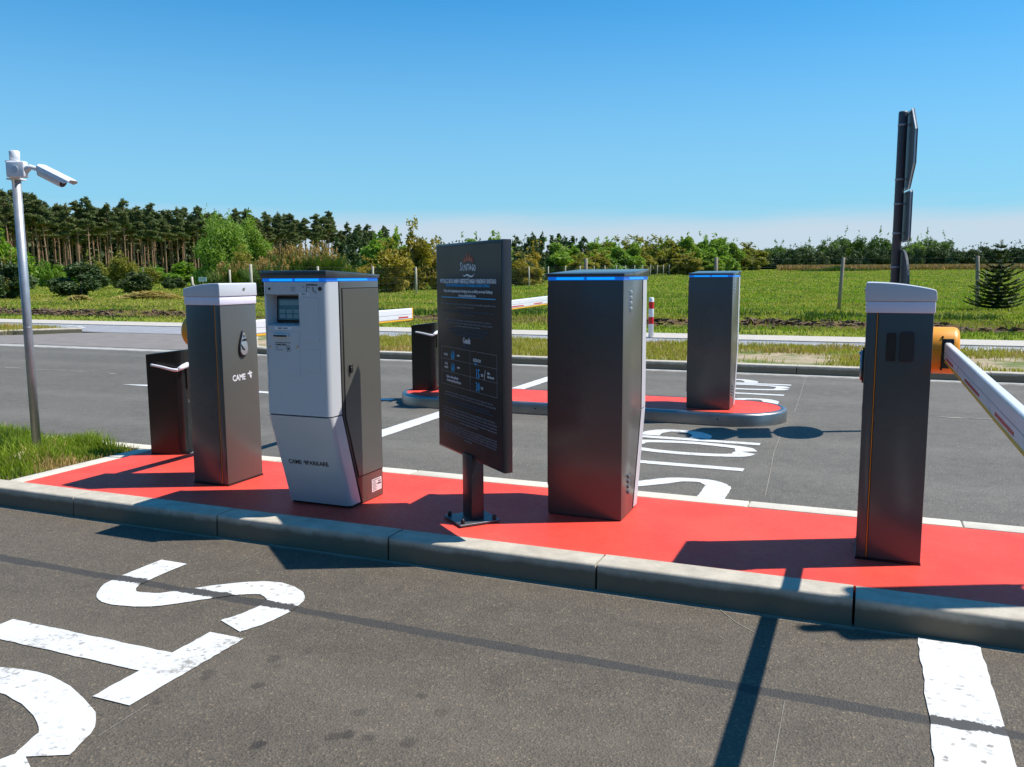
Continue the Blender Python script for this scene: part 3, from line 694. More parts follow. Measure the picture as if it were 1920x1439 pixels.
    # handset outline and ticket pictogram
    pts = [(0.118, 1.178), (0.116, 1.170), (0.120, 1.160), (0.130, 1.151), (0.138, 1.150), (0.141, 1.155), (0.134, 1.160), (0.128, 1.159), (0.123, 1.166), (0.125, 1.171), (0.121, 1.179), (0.118, 1.178)]
    mb.tube([(a_, YF-0.0006, b_) for a_, b_ in pts], 0.0009, 5)
    q = [(-0.054, 0.877), (-0.036, 0.880), (-0.030, 0.852), (-0.048, 0.847), (-0.054, 0.877)]
    mb.tube([(a_, YF-0.0030, b_) for a_, b_ in q], 0.0011, 5); mb.prism([(-0.048, 0.868), (-0.040, 0.870), (-0.037, 0.859), (-0.045, 0.857)], YF-0.0034, YF-0.0024, 'y')
    T.append(build(mb, 'pictogram', M_['txtblack'], up)); merge(T, 'lettering')
    # maker's name on the raked lower fascia
    th = math.atan2(0.158, 0.50); T = []
    zt = 0.249; yt = -0.098 - (zt-0.012)/0.5*0.159 - 0.0012
    for s_, x_ in (('CAME', -0.092), ('PARKARE', 0.052)): T.append(text_obj(s_, 0.036, M_['txtblack'], lo, (x_, yt, zt), (R(90), 0, 0), 'lettering', 'CENTER', 0.90, 0.0004, res=2))
    mb = MB(); brand_star(mb, -0.027, zt, 0.022, yt-0.0004); T.append(build(mb, 'emblem', M_['txtblack'], lo))
    for q in T:
        q.data.transform(Matrix.Translation((0, yt, zt)) @ Matrix.Rotation(-0, 4, 'X') @ Matrix.Translation((0, -yt, -zt))) if False else None
    o = merge(T, 'brand_name'); o.data.transform(Matrix.Translation((0, yt, zt)) @ Matrix.Rotation(th, 4, 'X') @ Matrix.Translation((0, -yt, -zt)))
    # side door with lock and plate (customer's right side)
    mb = MB(); dx = W+0.0005
    prof = [(0.237, 0.151), (0.237, 1.173), (-0.122, 1.173), (-0.122, 0.500), (-0.012, 0.151)]
    mb.prism(prof[::-1], dx, dx+0.0016, 'x'); build(mb, 'door_reveal', M_['gap'], body)
    prof = [(0.233, 0.156), (0.233, 1.168), (-0.117, 1.168), (-0.117, 0.501), (-0.009, 0.156)]
    mb = MB(); mb.prism(prof[::-1], dx+0.0016, dx+0.004, 'x'); dr = build(mb, 'door', M_['body'], root, bevel=0.001, segs=1)
    mb = MB(); mb.tube([(dx+0.004, -0.066, 0.762), (dx+0.014, -0.066, 0.762)], 0.013, 16); mb.prism(rrect(-0.080, -0.058, 0.728, 0.760, 0.010), dx+0.008, dx+0.018, 'x'); build(mb, 'door_lock', M_['black'], dr, bevel=0.001, segs=1)
    mb = MB(); mb.box(dx-0.001, dx+0.0006, 0.120, 0.222, 0.037, 0.108); lp = build(mb, 'rating_plate', M_['label'], root)
    mb = MB()
    for k in range(7): mb.box(dx+0.0006, dx+0.001, 0.128, 0.128+rnd.uniform(.03, .05), 0.044+k*0.008, 0.0465+k*0.008)
    mb.box(dx+0.0006, dx+0.001, 0.178, 0.215, 0.071, 0.080); mb.box(dx+0.0006, dx+0.001, 0.186, 0.212, 0.086, 0.092); mb.box(dx+0.0006, dx+0.001, 0.128, 0.205, 0.100, 0.103)
    build(mb, 'print', M_['txtblack'], lp)
    # louvres on the other side
    for z0, mt in ((1.155, 'alu'), (0.212, 'body')):
        for k in range(4):
            z_ = z0 - k*0.0275
            mb = MB(); xx = -W
            mb.add([(xx, 0.094, z_), (xx, 0.130, z_), (xx-0.009, 0.097, z_-0.004), (xx-0.009, 0.127, z_-0.004), (xx, 0.092, z_-0.015), (xx, 0.132, z_-0.015), (xx-0.008, 0.097, z_-0.013), (xx-0.008, 0.127, z_-0.013)],
                   [(0,1,3,2), (2,3,7,6), (0,2,6,4), (1,5,7,3), (4,6,7,5)])
            build(mb, 'louvre', M_[mt], body)
    return root
kiosk = make_kiosk()
kiosk.location = (-2.7035, 3.863, KH)
tag(kiosk, 'ticket kiosk facing the camera, with silver front, recessed screen and blue light strip', 'ticket machine', 'ticket kiosks on the islands')
k2 = copy_tree(kiosk); k2.location = (-1.300, 4.313, KH); k2.rotation_euler.z = math.pi
k2['label'] = 'ticket kiosk with its blank dark back to us, right of the information board'
k3 = copy_tree(kiosk); k3.location = (-1.325, 8.118, KH); k3.rotation_euler.z = math.pi
k3['label'] = 'distant ticket kiosk with dark back standing on the steel-edged island'

# ------------------------------------------------------------------ barriers
def make_barrier():
    root = empty('parking_barrier')
    mb = MB(); mb.box(-0.128, 0.082, -0.157, 0.157, 0.006, 1.069); body = build(mb, 'housing', M_['barrier'], root, bevel=0.004)
    mb = MB(); mb.box(0.089, 0.129, -0.157, 0.157, 0.006, 1.069); door = build(mb, 'door', M_['barrier'], root, bevel=0.004)
    mb = MB(); mb.box(0.080, 0.090, -0.150, 0.150, 0.006, 1.068); build(mb, 'joint', M_['gap'], root); mb = MB(); mb.box(0.0840, 0.0875, -0.1560, 0.1560, 0.010, 1.066); build(mb, 'trim', M_['trim'], root)
    mb = MB(); mb.box(-0.130, 0.131, -0.160, 0.160, -0.003, 0.006); build(mb, 'base_plate', M_['darkmetal'], root)
    mb = MB(); mb.box(-0.1325, 0.1335, -0.162, 0.162, 1.069, 1.118); build(mb, 'light_band', M_['diffuser'], root, bevel=0.006)
    top = [(-0.136, 1.1185), (0.137, 1.1185), (0.136, 1.190)]
    n = 12
    for k in range(n+1):
        x_ = 0.131 - 0.258*k/n; top.append((x_, 1.1965 - 0.030*(k/n)**2.0))
    top += [(-0.134, 1.158)]
    mb = MB(); mb.prism(top, -0.165, 0.165, 'y'); cp = build(mb, 'cap', M_['cap'], root, bevel=0.008, segs=3)
    mb = MB(); mb.tube([(0.134, 0.045, 1.160), (0.140, 0.045, 1.160)], 0.009, 16); build(mb, 'key_lock', M_['chrome'], cp)
    # door handle plate: rounded triangular plate with two finger holes
    def teardrop(s_, n=20):
        pts = []
        for k in range(n):
            a = 2*math.pi*k/n; w = math.sin(a); h_ = math.cos(a)
            ww = 0.046*(0.62 - 0.38*h_); pts.append((0.020 + w*ww*s_, 0.833 + h_*0.068*s_))
        return pts
    mb = MB(); mb.prism(teardrop(1.16), 0.129, 0.137, 'x'); hp = build(mb, 'handle_recess', M_['black'], door, bevel=0.002)
    mb = MB(); mb.prism(teardrop(1.0), 0.137, 0.146, 'x'); build(mb, 'handle', M_['alu'], door, bevel=0.003)
    mb = MB()
    e1 = [(0.022+0.024*math.cos(a), 0.848+0.018*math.sin(a)) for a in [R(8+164*k/8) for k in range(9)]]
    e2 = [(0.016+0.025*math.cos(a), 0.829+0.034*math.sin(a)) for a in [R(170+120*k/8) for k in range(9)]]
    for e_ in (e1, e2): mb = MB(); mb.prism(e_, 0.1462, 0.1472, 'x'); build(mb, 'finger_hole', M_['black'], door)
    mb = MB(); mb.tube([(0.146, 0.021, 0.884), (0.151, 0.021, 0.884)], 0.009, 14); build(mb, 'handle_lock', M_['chrome'], door)
    T = [text_obj('CAME', 0.050, M_['txtwhite'], door, (0.1296, -0.022, 0.632), (R(90), 0, R(90)), 'lettering', 'CENTER', 0.86, 0.0011, res=2)]
    mb = MB(); brand_star(mb, 0.0, 0.0, 0.038, -0.001); q = build(mb, 'emblem', M_['txtwhite'], door); q.rotation_euler = (0, 0, R(90)); q.location = (0.1298, 0.075, 0.640); q.rotation_euler = (0, 0, R(90))
    T.append(q)
    for q in T: q.matrix_basis  # evaluated below
    bpy.context.view_layer.update(); merge(T, 'lettering')
    # photocell windows on the arm side face
    mb = MB(); mb.prism(rrect(0.010, 0.047, 0.868, 0.986, 0.004), 0.157, 0.1605, 'y'); build(mb, 'photocell_window', M_['black'], body)
    mb = MB(); mb.prism(rrect(-0.060, -0.003, 0.866, 0.992, 0.012), 0.157, 0.162, 'y'); build(mb, 'reader_cover', M_['frame'], body, bevel=0.0015, segs=1)
    # arm hub
    n = 36; mb = MB()
    loops = [(-0.129, 0.100), (-0.215, 0.100), (-0.228, 0.096), (-0.236, 0.086)]
    b = len(mb.v)
    for xx, rr in loops:
        for k in range(n): mb.v.append((xx, rr*math.sin(2*math.pi*k/n), 0.906+rr*math.cos(2*math.pi*k/n)))
    for i in range(3):
        for k in range(n):
            k_ = (k+1) % n; mb.f.append((i*n+k, i*n+k_, (i+1)*n+k_, (i+1)*n+k)); mb.mi.append(0); mb.sm.append(True)
    mb.f.append(tuple(3*n+k for k in range(n))); mb.mi.append(0); mb.sm.append(False)
    hub = build(mb, 'hub', M_['orange'], root)
    mb = MB(); mb.box(-0.212, -0.166, 0.096, 0.1015, 0.838, 0.962); build(mb, 'arm_socket', M_['black'], hub, bevel=0.01)
    for z_ in (0.832, 0.968): mb = MB(); mb.tube([(-0.170, 0.060, z_), (-0.170, 0.083, z_)], 0.0045, 8); build(mb, 'screw', M_['black'], hub)
    # arm
    L0, L1 = 0.085, 2.64
    def arm_prof(z0, z1, hw): return rrect(-0.190-hw, -0.190+hw, z0, z1, 0.010, 3)
    mb = MB(); mb.prism([(p[0], p[1]) for p in arm_prof(0.850, 0.945, 0.0185)], L0, L1, 'y'); arm = build(mb, 'arm', M_['arm'], root, bevel=0.0)
    mb = MB(); mb.prism([(p[0], p[1]) for p in rrect(-0.190-0.016, -0.190+0.016, 0.836, 0.8505, 0.005, 3)], L0+0.02, L1, 'y'); build(mb, 'rubber_edge', M_['rubber'], arm)
    mb = MB(); mb.prism([(p[0], p[1]) for p in rrect(-0.190-0.0195, -0.190+0.0195, 0.834, 0.947, 0.011, 3)], L1, L1+0.018, 'y'); build(mb, 'end_cap', M_['rubber'], arm, bevel=0.003)
    for a_, b_ in ((0.22, 0.52), (0.95, 1.35), (1.68, 1.98), (2.40, 2.57)):
        for s_ in (-1, 1):
            x_ = -0.190+s_*0.0187; mb = MB(); mb.box(min(x_, x_+s_*0.0008), max(x_, x_+s_*0.0008), a_, b_, 0.864, 0.876); build(mb, 'reflector', M_['patch'], arm)
    for s_ in (-1, 1):
        x_ = -0.190+s_*0.0186; mb = MB(); mb.box(min(x_, x_+s_*0.0006), max(x_, x_+s_*0.0006), L0+0.02, L1, 0.893, 0.8955); build(mb, 'groove', M_['txtgrey'], arm)
    return root
bar = make_barrier(); bar.location = (-3.592, 4.083, KH)
tag(bar, 'left parking barrier, with handle plate and maker name, arm reaching behind the silver-fronted kiosk', 'barrier', 'parking barriers')
b2 = copy_tree(bar); b2.location = (0.125, 4.062, KH); b2.rotation_euler.z = math.pi
b2['label'] = 'parking barrier at the right with orange hub and white arm reaching toward the camera'
for ch in [c for c in bpy.data.objects if c.parent == b2 and c.name.startswith('arm')]:
    ch.scale = (0.72, 1, 0.76); ch.location = (-0.190*0.28, 0, 0.950*0.24)      # this arm is the slimmer one
b3 = copy_tree(bar); b3.location = (-3.60, 8.10, KH)
b3['label'] = 'far parking barrier hidden by the information board, only its slightly raised arm showing'
for ch in [c for c in bpy.data.objects if c.parent == b3 and c.name.startswith('arm')]:
    ch.rotation_euler = (R(1.0), 0, 0); ch.location = (0, 0.0158*0, -0.016)

# ------------------------------------------------------------------ low black cabinets with a white lever
def make_cabinet():
    root = empty('low_cabinet'); w, dep = 0.262, 0.17
    out_ = rrect(0, w, 0, dep, 0.055, 8)
    # sharp left edges, rounded right edges
    pts = [(0, 0)] + [p for p in out_ if p[0] > w-0.0551 and p[1] < 0.0551] + [p for p in out_ if p[0] > w-0.0551 and p[1] > dep-0.0551] + [(0, dep)]
    mb = MB(); n = len(pts); b = 0
    mb.v += [(p[0], p[1], 0.0) for p in pts] + [(p[0], p[1], 0.700 + 0.115*p[0]) for p in pts]
    for k in range(n):
        k_ = (k+1) % n; mb.f.append((k, k_, n+k_, n+k)); mb.mi.append(0); mb.sm.append(True)
    mb.f.append(tuple(range(n))[::-1]); mb.f.append(tuple(range(n, 2*n))); mb.mi += [0, 0]; mb.sm += [False, False]
    me = mb.mesh('casing')
    try: me.set_sharp_from_angle(angle=R(40))
    except Exception: pass
    cs = link('casing', me, M_['blackpaint'], root)
    mb = MB(); mb.box(-0.002, w-0.03, 0.004, dep-0.004, -0.002, 0.004); build(mb, 'base', M_['darkmetal'], root)
    # bent lever: flat bar across the front, elbow at the right
    mb = MB(); P = smooth([(0.055, -0.030, 0.632), (0.14, -0.042, 0.619), (0.225, -0.055, 0.603), (0.262, -0.045, 0.600)], 5)
    mb.tube([tuple(q) for q in P], [0.0085+0.003*i/len(P) for i in range(len(P))], 10)
    lev = build(mb, 'lever', M_['white'], root)
    mb = MB(); mb.tube([(0.262, -0.045, 0.604), (0.272, -0.01, 0.616), (0.275, 0.06, 0.626)], [0.013, 0.017, 0.019], 12); build(mb, 'lever_bracket', M_['white'], lev)
    mb = MB(); mb.box(w-0.006, w+0.012, 0.048, 0.062, 0.46, 0.60); build(mb, 'hinge', M_['darkmetal'], root)
    T = text_obj('L', 0.03, M_['txtgrey'], cs, (w+0.0006, 0.075, 0.37), (R(90), 0, R(90)), 'mark')
    return root
cb = make_cabinet(); cb.location = (-4.613, 4.47, KH); cb.rotation_euler.z = R(14)
tag(cb, 'low black cabinet with thin white lever behind the left barrier', 'cabinet', 'low black cabinets with white levers')
c2 = copy_tree(cb); c2.location = (-4.547, 8.10, KH); c2.rotation_euler.z = R(10)
c2['label'] = 'low black cabinet with thin white lever at the rounded left end of the steel island'

# ------------------------------------------------------------------ information board
def make_board():
    root = empty('information_board', (-2.118, 4.055, 0), R(-40))
    W, Z0, Z1, TH = 0.780, 0.437, 1.510, 0.045
    mb = MB(); mb.box(0, W, 0, TH, Z0, Z1); pn = build(mb, 'panel', M_['frame'], root, bevel=0.003)
    mb = MB(); mb.box(0.013, W-0.013, -0.0010, 0.004, Z0+0.013, Z1-0.013); fcx = build(mb, 'face', M_['board'], pn)
    mb = MB()                                        # thin shadow joint between frame and face
    for q in ((0.0105, W-0.0105, Z0+0.0105, Z0+0.013), (0.0105, W-0.0105, Z1-0.013, Z1-0.0105), (0.0105, 0.013, Z0+0.0105, Z1-0.0105), (W-0.013, W-0.0105, Z0+0.0105, Z1-0.0105)):
        mb.box(q[0], q[1], -0.0004, 0.002, q[2], q[3])
    build(mb, 'frame_joint', M_['gap'], pn)
    # post with base plate and nuts: local position of the post centre
    px, py = 0.382, 0.030
    mb = MB(); mb.box(px-0.055, px+0.055, py-0.040, py+0.028, KH+0.01, Z0+0.02); build(mb, 'post', M_['frame'], root, bevel=0.003)
    mb = MB(); mb.box(px-0.105, px+0.105, py-0.125, py+0.095, KH+0.002, KH+0.012); pl_ = build(mb, 'base_plate', M_['plate'], root, bevel=0.001, segs=1)
    for sx in (-1, 1):
        for sy in (-1, 1):
            mb = MB(); cx, cy = px+sx*0.082, py-0.015+sy*0.087
            mb.tube([(cx, cy, KH+0.012), (cx, cy, KH+0.016), (cx, cy, KH+0.028), (cx, cy, KH+0.034), (cx, cy, KH+0.037)], [0.0105, 0.0105, 0.0105, 0.007, 0.002], 12); build(mb, 'bolt', M_['darkmetal'], pl_)
    RX = (R(90), 0, 0); Y = -0.0016
    def tx(s_, size, u, z_, mat, sx=1.0, bold=0.0, align='CENTER', space=1.0): return text_obj(s_, size, M_[mat], fcx, (u, Y, z_), RX, 'lettering', align, sx, bold, 1, 0.0004, space)
    def fit(s_, u0, u1, z_, size, mat, bold=0.0):
        o = tx(s_, size, (u0+u1)/2, z_, mat, 1.0, bold); w_ = max(c.co.x for c in o.data.vertices)-min(c.co.x for c in o.data.vertices)
        o.scale.x = (u1-u0)/w_; return o
    # logo
    T = [];
    for ch, u_, dz, s_ in (('S', .322, 0.004, .060), ('U', .351, -.002, .046), ('N', .380, -.001, .044), ('T', .407, .001, .044), ('A', .432, .001, .044), ('G', .458, -.001, .044), ('O', .484, -.003, .046)):
        T.append(tx(ch, s_, u_, 1.386+dz, 'txtwhite', 0.78, 0.0008))
    mb = MB(); sw = smooth([(.338, .0, 1.352), (.365, .0, 1.346), (.395, 0, 1.352), (.43, 0, 1.344), (.462, 0, 1.347), (.482, 0, 1.357)], 6)
    nn = len(sw); vs_ = []
    for i, q in enumerate(sw):
        w_ = 0.0042*math.sin(math.pi*(i+0.7)/(nn+0.4)); vs_ += [(q[0], Y, q[2]-w_), (q[0], Y, q[2]+w_)]
    mb.add(vs_, [(2*i, 2*i+2, 2*i+3, 2*i+1) for i in range(nn-1)]); T.append(build(mb, 'wave', M_['txtwhite'], fcx)); T[-1].data.materials[0] = M_['txtwhite']
    T.append(tx('WELLNESS', .012, .345, 1.318, 'txtwhite', .8, .0002)); T.append(tx('Park', .020, .46, 1.318, 'txtwhite', .9, 0.0))
    merge(T, 'logo_wordmark')
    mb = MB(); k = 0
    for u_, h_, lean in ((.355, .018, -.35), (.368, .030, -.25), (.382, .026, -.1), (.396, .046, 0.05), (.411, .032, .05), (.425, .040, .15), (.438, .026, .25), (.450, .030, .3), (.462, .016, .4)):
        b0 = 1.409 + 0.010*math.sin(math.pi*(u_-.345)/.125); k += 1
        mb.add([(u_-.008, Y-.0001*k, b0), (u_+.008, Y-.0001*k, b0), (u_+.005+lean*h_*.4, Y-.0001*k, b0+h_*.5), (u_+lean*h_*.9, Y-.0001*k, b0+h_), (u_-.007+lean*h_*.2, Y-.0001*k, b0+h_*.45)], [(0, 1, 2, 3, 4)], mi=k % 2)
    build(mb, 'logo_flames', [M_['flame'], M_['flamered']], fcx)
    T = [fit('WYCIĄG Z REGULAMINU NIESTRZEŻONEGO PARKINGU SUNTAGO', .052, .716, 1.320, .030, 'txtwhite', .0009)]
    T[-1].location.z = 1.2965+0.023
    T.append(fit('Pełny tekst Regulaminu jest dostępny m.in. na tablicy na terenie Parkingu', .101, .675, 1.271, .021, 'txtwhite', .0004))
    T.append(fit('oraz na parkofpoland.com', .286, .49, 1.250, .021, 'txtwhite', .0004))
    T.append(tx('Cennik', .040, .378, 1.026, 'txtwhite', .78, .0012))
    for s_, u_, z_, sz, al, sx in (('Postój do', .115, .941, .018, 'CENTER', .75), ('minut', .275, .946, .017, 'CENTER', .8), ('Postój', .118, .893, .018, 'CENTER', .75), ('powyżej', .118, .875, .018, 'CENTER', .75), ('minut', .275, .884, .017, 'CENTER', .8),
                           ('BEZPŁATNY', .50, .938, .021, 'CENTER', .8), ('PLN', .555, .872, .019, 'CENTER', .75), ('PLN', .552, .809, .019, 'CENTER', .75), ('doba', .625, .889, .018, 'CENTER', .8), ('kalendarzowa', .648, .872, .018, 'CENTER', .72),
                           ('Opłata za wydanie zgubionego', .195, .827, .019, 'CENTER', .66), ('lub zniszczonego biletu parkingowego', .215, .808, .019, 'CENTER', .62)):
        T.append(tx(s_, sz, u_, z_, 'txtwhite', sx, .0004, al))
    T.append(tx('/', .066, .584, .874, 'txtwhite', .8, 0.0)); merge(T, 'white_lettering')
    T = [tx('60', .066, .205, .939, 'txtblue', .72, .0007), tx('60', .066, .205, .876, 'txtblue', .72, .0007), tx('15', .066, .505, .872, 'txtblue', .72, .0007), tx('30', .066, .505, .808, 'txtblue', .72, .0007), tx('free', .018, .485, .922, 'txtblue', .9, .0004),
         fit('EXTRACT FROM THE REGULATIONS OF THE UNGUARDED CAR PARK OF SUNTAGO', .131, .646, 1.299, .020, 'txtblue', .0002)]
    mb = MB(); mb.box(.066, .706, Y, Y+.0005, 1.2365, 1.2405); T.append(build(mb, 'rule', M_['txtblue'], fcx)); merge(T, 'blue_lettering')
    words = 'parkingu niestrzeżonego regulamin opłata parkingowa użytkownik pojazdu wjazd na teren oznacza akceptację warunków korzystania zarządca nie ponosi odpowiedzialności za pozostawione rzeczy w przypadku utraty biletu należy zgłosić obsłudze postój dozwolony wyłącznie miejscach wyznaczonych osoby niepełnosprawne godziny otwarcia obiektu kontakt telefon'.split()
    def line(n): return ' '.join(rnd.choice(words) for _ in range(n))
    T = []
    def para(rows, mat, sz):
        for z_, u0, u1 in rows: T.append(fit(line(max(2, int((u1-u0)*15))), u0, u1, z_, sz, mat))
    para([(1.207, .069, .706), (1.192, .27, .47), (1.125, .124, .657), (1.111, .11, .67), (1.097, .25, .54)], 'txtgrey', .014)
    para([(0.745, .10, .67), (0.731, .09, .70), (0.662, .077, .69), (0.647, .066, .71), (0.632, .066, .71), (0.617, .066, .71), (0.602, .28, .50), (.575, .07, .71), (.562, .07, .71), (.549, .07, .71), (.536, .07, .70), (.520, .34, .43)], 'txtgrey', .014)
    merge(T, 'small_print'); T = []
    para([(1.171, .086, .693), (1.157, .32, .47), (1.080, .16, .624), (1.066, .20, .60), (1.052, .24, .56), (0.708, .13, .63), (0.694, .12, .67)], 'txtteal', .0135)
    T.append(tx('Price list', .028, .383, .999, 'txtteal', .85)); merge(T, 'small_print')
    mb = MB()
    for z_ in (.981, .918, .852, .783): mb.box(.057, .716, Y, Y+.0005, z_-.0008, z_+.0008)
    for u_ in (.057, .417, .715): mb.box(u_-.001, u_+.001, Y-.0002, Y+.0005, .783, .981)
    build(mb, 'table_lines', M_['txtgrey'], fcx)
    return root
bd = make_board(); tag(bd, 'dark car park rules board with price table and resort logo, on a single bolted post', 'board')

# ------------------------------------------------------------------ sign posts
def make_signpost():
    root = empty('sign_post')
    mb = MB(); mb.tube([(0, 0, 0), (0, 0, 2.655), (0, 0, 2.668)], [0.036, 0.036, 0.033], 20); build(mb, 'pole', M_['signgrey'], root)
    th = R(9); n_ = Vector((math.cos(th), math.sin(th), 0)); u_ = Vector((-math.sin(th), math.cos(th), 0))
    def plate(name, pts, off, face, rim=True):
        mb = MB(); m_ = len(pts); A = [n_*off + u_*p[0] + Vector((0, 0, p[1])) for p in pts]; B = [q + n_*0.010 for q in A]
        mb.v += [tuple(q) for q in A+B]
        mb.f.append(tuple(range(m_))); mb.f.append(tuple(range(m_, 2*m_))); mb.mi += [0, 1]; mb.sm += [False, False]
        for k in range(m_): k_ = (k+1) % m_; mb.f.append((k, k_, m_+k_, m_+k)); mb.mi.append(0); mb.sm.append(False)
        o = link(name, mb.mesh(name), [M_['signback'], face], root)
        # folded rim on the back
        mb = MB(); C_ = sum(A, Vector())/m_
        inn = [C_ + (q-C_)*0.95 - n_*0.008 for q in A]; outr = [q - n_*0.008 for q in A]; b = 0
        mb.v += [tuple(q) for q in outr+inn+A]
        for k in range(m_): k_ = (k+1) % m_; mb.f.append((k, k_, m_+k_, m_+k)); mb.f.append((k, 2*m_+k, 2*m_+k_, k_)); mb.mi += [0, 0]; mb.sm += [False, False]
        link('folded_rim', mb.mesh('folded_rim'), M_['alu'] if name != 'round_sign' else M_['signback'], o)
        return o
    oc = [(0.320*math.cos(R(22.5+45*k)), 2.352+0.345*math.sin(R(22.5+45*k))) for k in range(8)]
    s1 = plate('octagonal_sign', oc, 0.050, M_['signred'])
    s2 = plate('square_sign', rrect(-0.235, 0.235, 1.605, 2.015, 0.03, 4), 0.050, M_['signwhite'])
    s3 = plate('round_sign', [(0.305*math.cos(2*math.pi*k/40), 1.235+0.310*math.sin(2*math.pi*k/40)) for k in range(40)], 0.046, M_['signwhite'])
    # writing on the lit faces (seen only from the road side)
    rz = th + R(90)
    text_obj('STOP', 0.20, M_['signwhite'], s1, tuple(n_*0.0606+Vector((0, 0, 2.352))), (R(90), 0, rz), 'lettering', 'CENTER', 0.85, 0.004)
    for zc in (2.56, 2.12, 1.92, 1.68, 1.40):
        mb = MB(); mb.tube([(0, 0, zc-0.008), (0, 0, zc+0.008)], 0.039, 16); build(mb, 'clamp', M_['galv'], root)
        mb = MB(); mb.box(0.0, 0.046, -0.012, 0.012, zc-0.010, zc+0.010); build(mb, 'bracket', M_['galv'], root)
    return root
sp = make_signpost(); sp.location = (0.200, 7.937, 0)
tag(sp, 'tall dark pole carrying octagonal, square and round traffic signs seen edge-on behind the right barrier', 'sign post', 'sign posts with three traffic signs')
# traffic signal just outside the picture on the right; its shadow falls on the near kerb
tl = empty('traffic_light', (1.475, 4.10, KH-0.004), R(25)); tag(tl, 'traffic light out of view at the right, casting the knobbly shadow on the kerb', 'traffic light')
mb = MB(); mb.tube([(0, 0, 0), (0, 0, 2.58)], 0.036, 16); build(mb, 'pole', M_['signgrey'], tl)
mb = MB(); mb.prism([(p[0], p[1]) for p in rrect(-0.12, 0.12, 1.66, 2.52, 0.05, 5)], 0.05, 0.20, 'x'); hd_ = build(mb, 'signal_head', M_['black'], tl, bevel=0.006)
for zc in (1.82, 2.09, 2.36):
    mb = MB(); n = 14; pts = [(0.115*math.cos(R(-20+220*k/n)), zc+0.115*math.sin(R(-20+220*k/n))) for k in range(n+1)]
    inn = [(a_*0.94, zc+(b_-zc)*0.94) for a_, b_ in pts][::-1]; mb.prism(pts+inn, 0.20, 0.36, 'x'); build(mb, 'visor', M_['black'], hd_)
    mb = MB(); mb.tube([(0.199, 0, zc), (0.204, 0, zc)], 0.098, 20); build(mb, 'lens', M_['signred'] if zc > 2.2 else M_['signyellow'], hd_)

# ------------------------------------------------------------------ camera pole
cp = empty('camera_pole', (-5.372, 4.175, 0.06)); tag(cp, 'thin galvanised pole standing in the grass with a white surveillance camera on top', 'camera pole')
mb = MB(); mb.tube([(0, 0, 0), (0, 0, 2.075)], 0.029, 20); build(mb, 'pole', M_['galv'], cp)
mb = MB(); mb.tube([(0, 0, 0.945), (0, 0, 0.951)], 0.0300, 20); build(mb, 'weld_ring', M_['galv'], cp)
mb = MB(); mb.tube([(0, 0, 2.075), (0, 0, 2.08), (0, 0, 2.135), (0, 0, 2.14)], [0.028, 0.033, 0.033, 0.028], 20); build(mb, 'pole_cap', M_['white'], cp)
vd = Vector((0.923, 0.384, 0)); fd = Vector((-0.384, 0.923, 0))      # along the picture and into it
ca = math.atan2(0.384, 0.923)
cr = bpy.data.objects.new('camera_head', None); cr = None
def rotz_mesh(mb, a, origin=(0, 0)):
    c_, s_ = math.cos(a), math.sin(a); mb.v = [(p[0]*c_-p[1]*s_, p[0]*s_+p[1]*c_, p[2]) for p in mb.v]
mb = MB(); mb.box(-0.020, 0.105, -0.085, -0.028, 1.955, 2.062); rotz_mesh(mb, ca); jb = build(mb, 'junction_box', M_['white'], cp, bevel=0.010, segs=3)
for z_ in (1.945, 2.062): mb = MB(); mb.box(-0.045, 0.045, -0.045, 0.045, z_, z_+0.010); rotz_mesh(mb, ca); build(mb, 'clamp_bracket', M_['white'], jb, bevel=0.003)
mb = MB(); mb.tube([(0.045, -0.0855, 2.008), (0.045, -0.090, 2.008)], 0.022, 20); rotz_mesh(mb, ca); build(mb, 'cover_disc', M_['cap'], jb)
mb = MB(); mb.tube([(0.095, -0.055, 2.008), (0.135, -0.055, 2.025), (0.175, -0.058, 2.012), (0.21, -0.062, 1.995)], [0.030, 0.017, 0.015, 0.020], 14); rotz_mesh(mb, ca); build(mb, 'bracket_arm', M_['white'], jb)
hx = Vector((0.88, -0.22, -0.42)).normalized(); c0 = Vector((0.195, -0.062, 2.000))
mb = MB(); mb.tube([tuple(c0), tuple(c0+hx*0.012), tuple(c0+hx*0.190), tuple(c0+hx*0.200)], [0.022, 0.036, 0.036, 0.033], 20); rotz_mesh(mb, ca); hd = build(mb, 'camera_body', M_['white'], cp)
mb = MB(); mb.tube([tuple(c0+hx*0.1995), tuple(c0+hx*0.2015)], 0.031, 20); rotz_mesh(mb, ca); build(mb, 'lens_window', M_['black'], hd)
upv = Vector((0, 0, 1)); sv = hx.cross(upv).normalized(); upn = sv.cross(hx).normalized()
mb = MB(); prof = [(-0.046, 0.010), (-0.043, 0.034), (-0.030, 0.046), (0.030, 0.046), (0.043, 0.034), (0.046, 0.010)]
vs_ = []
for t_ in (0.005, 0.272):
    for a_, b_ in prof: vs_.append(tuple(c0+hx*(t_ - (0.03 if (t_ > 0.1 and b_ < 0.02) else 0)) + sv*a_ + upn*b_))
for t_ in (0.005, 0.272):
    for a_, b_ in prof: vs_.append(tuple(c0+hx*(t_ - (0.03 if (t_ > 0.1 and b_ < 0.02) else 0)) + sv*a_*0.95 + upn*(b_-0.004)))
fcs = [(i, i+1, 7+i, 6+i) for i in range(5)] + [(12+i, 18+i, 19+i, 13+i) for i in range(5)] + [(6+i, 7+i, 19+i, 18+i) for i in range(5)] + [(i, 12+i, 13+i, i+1) for i in range(5)] + [(0, 6, 18, 12), (5, 17, 23, 11)]
mb.add(vs_, fcs); rotz_mesh(mb, ca); build(mb, 'sun_shield', M_['white'], hd)

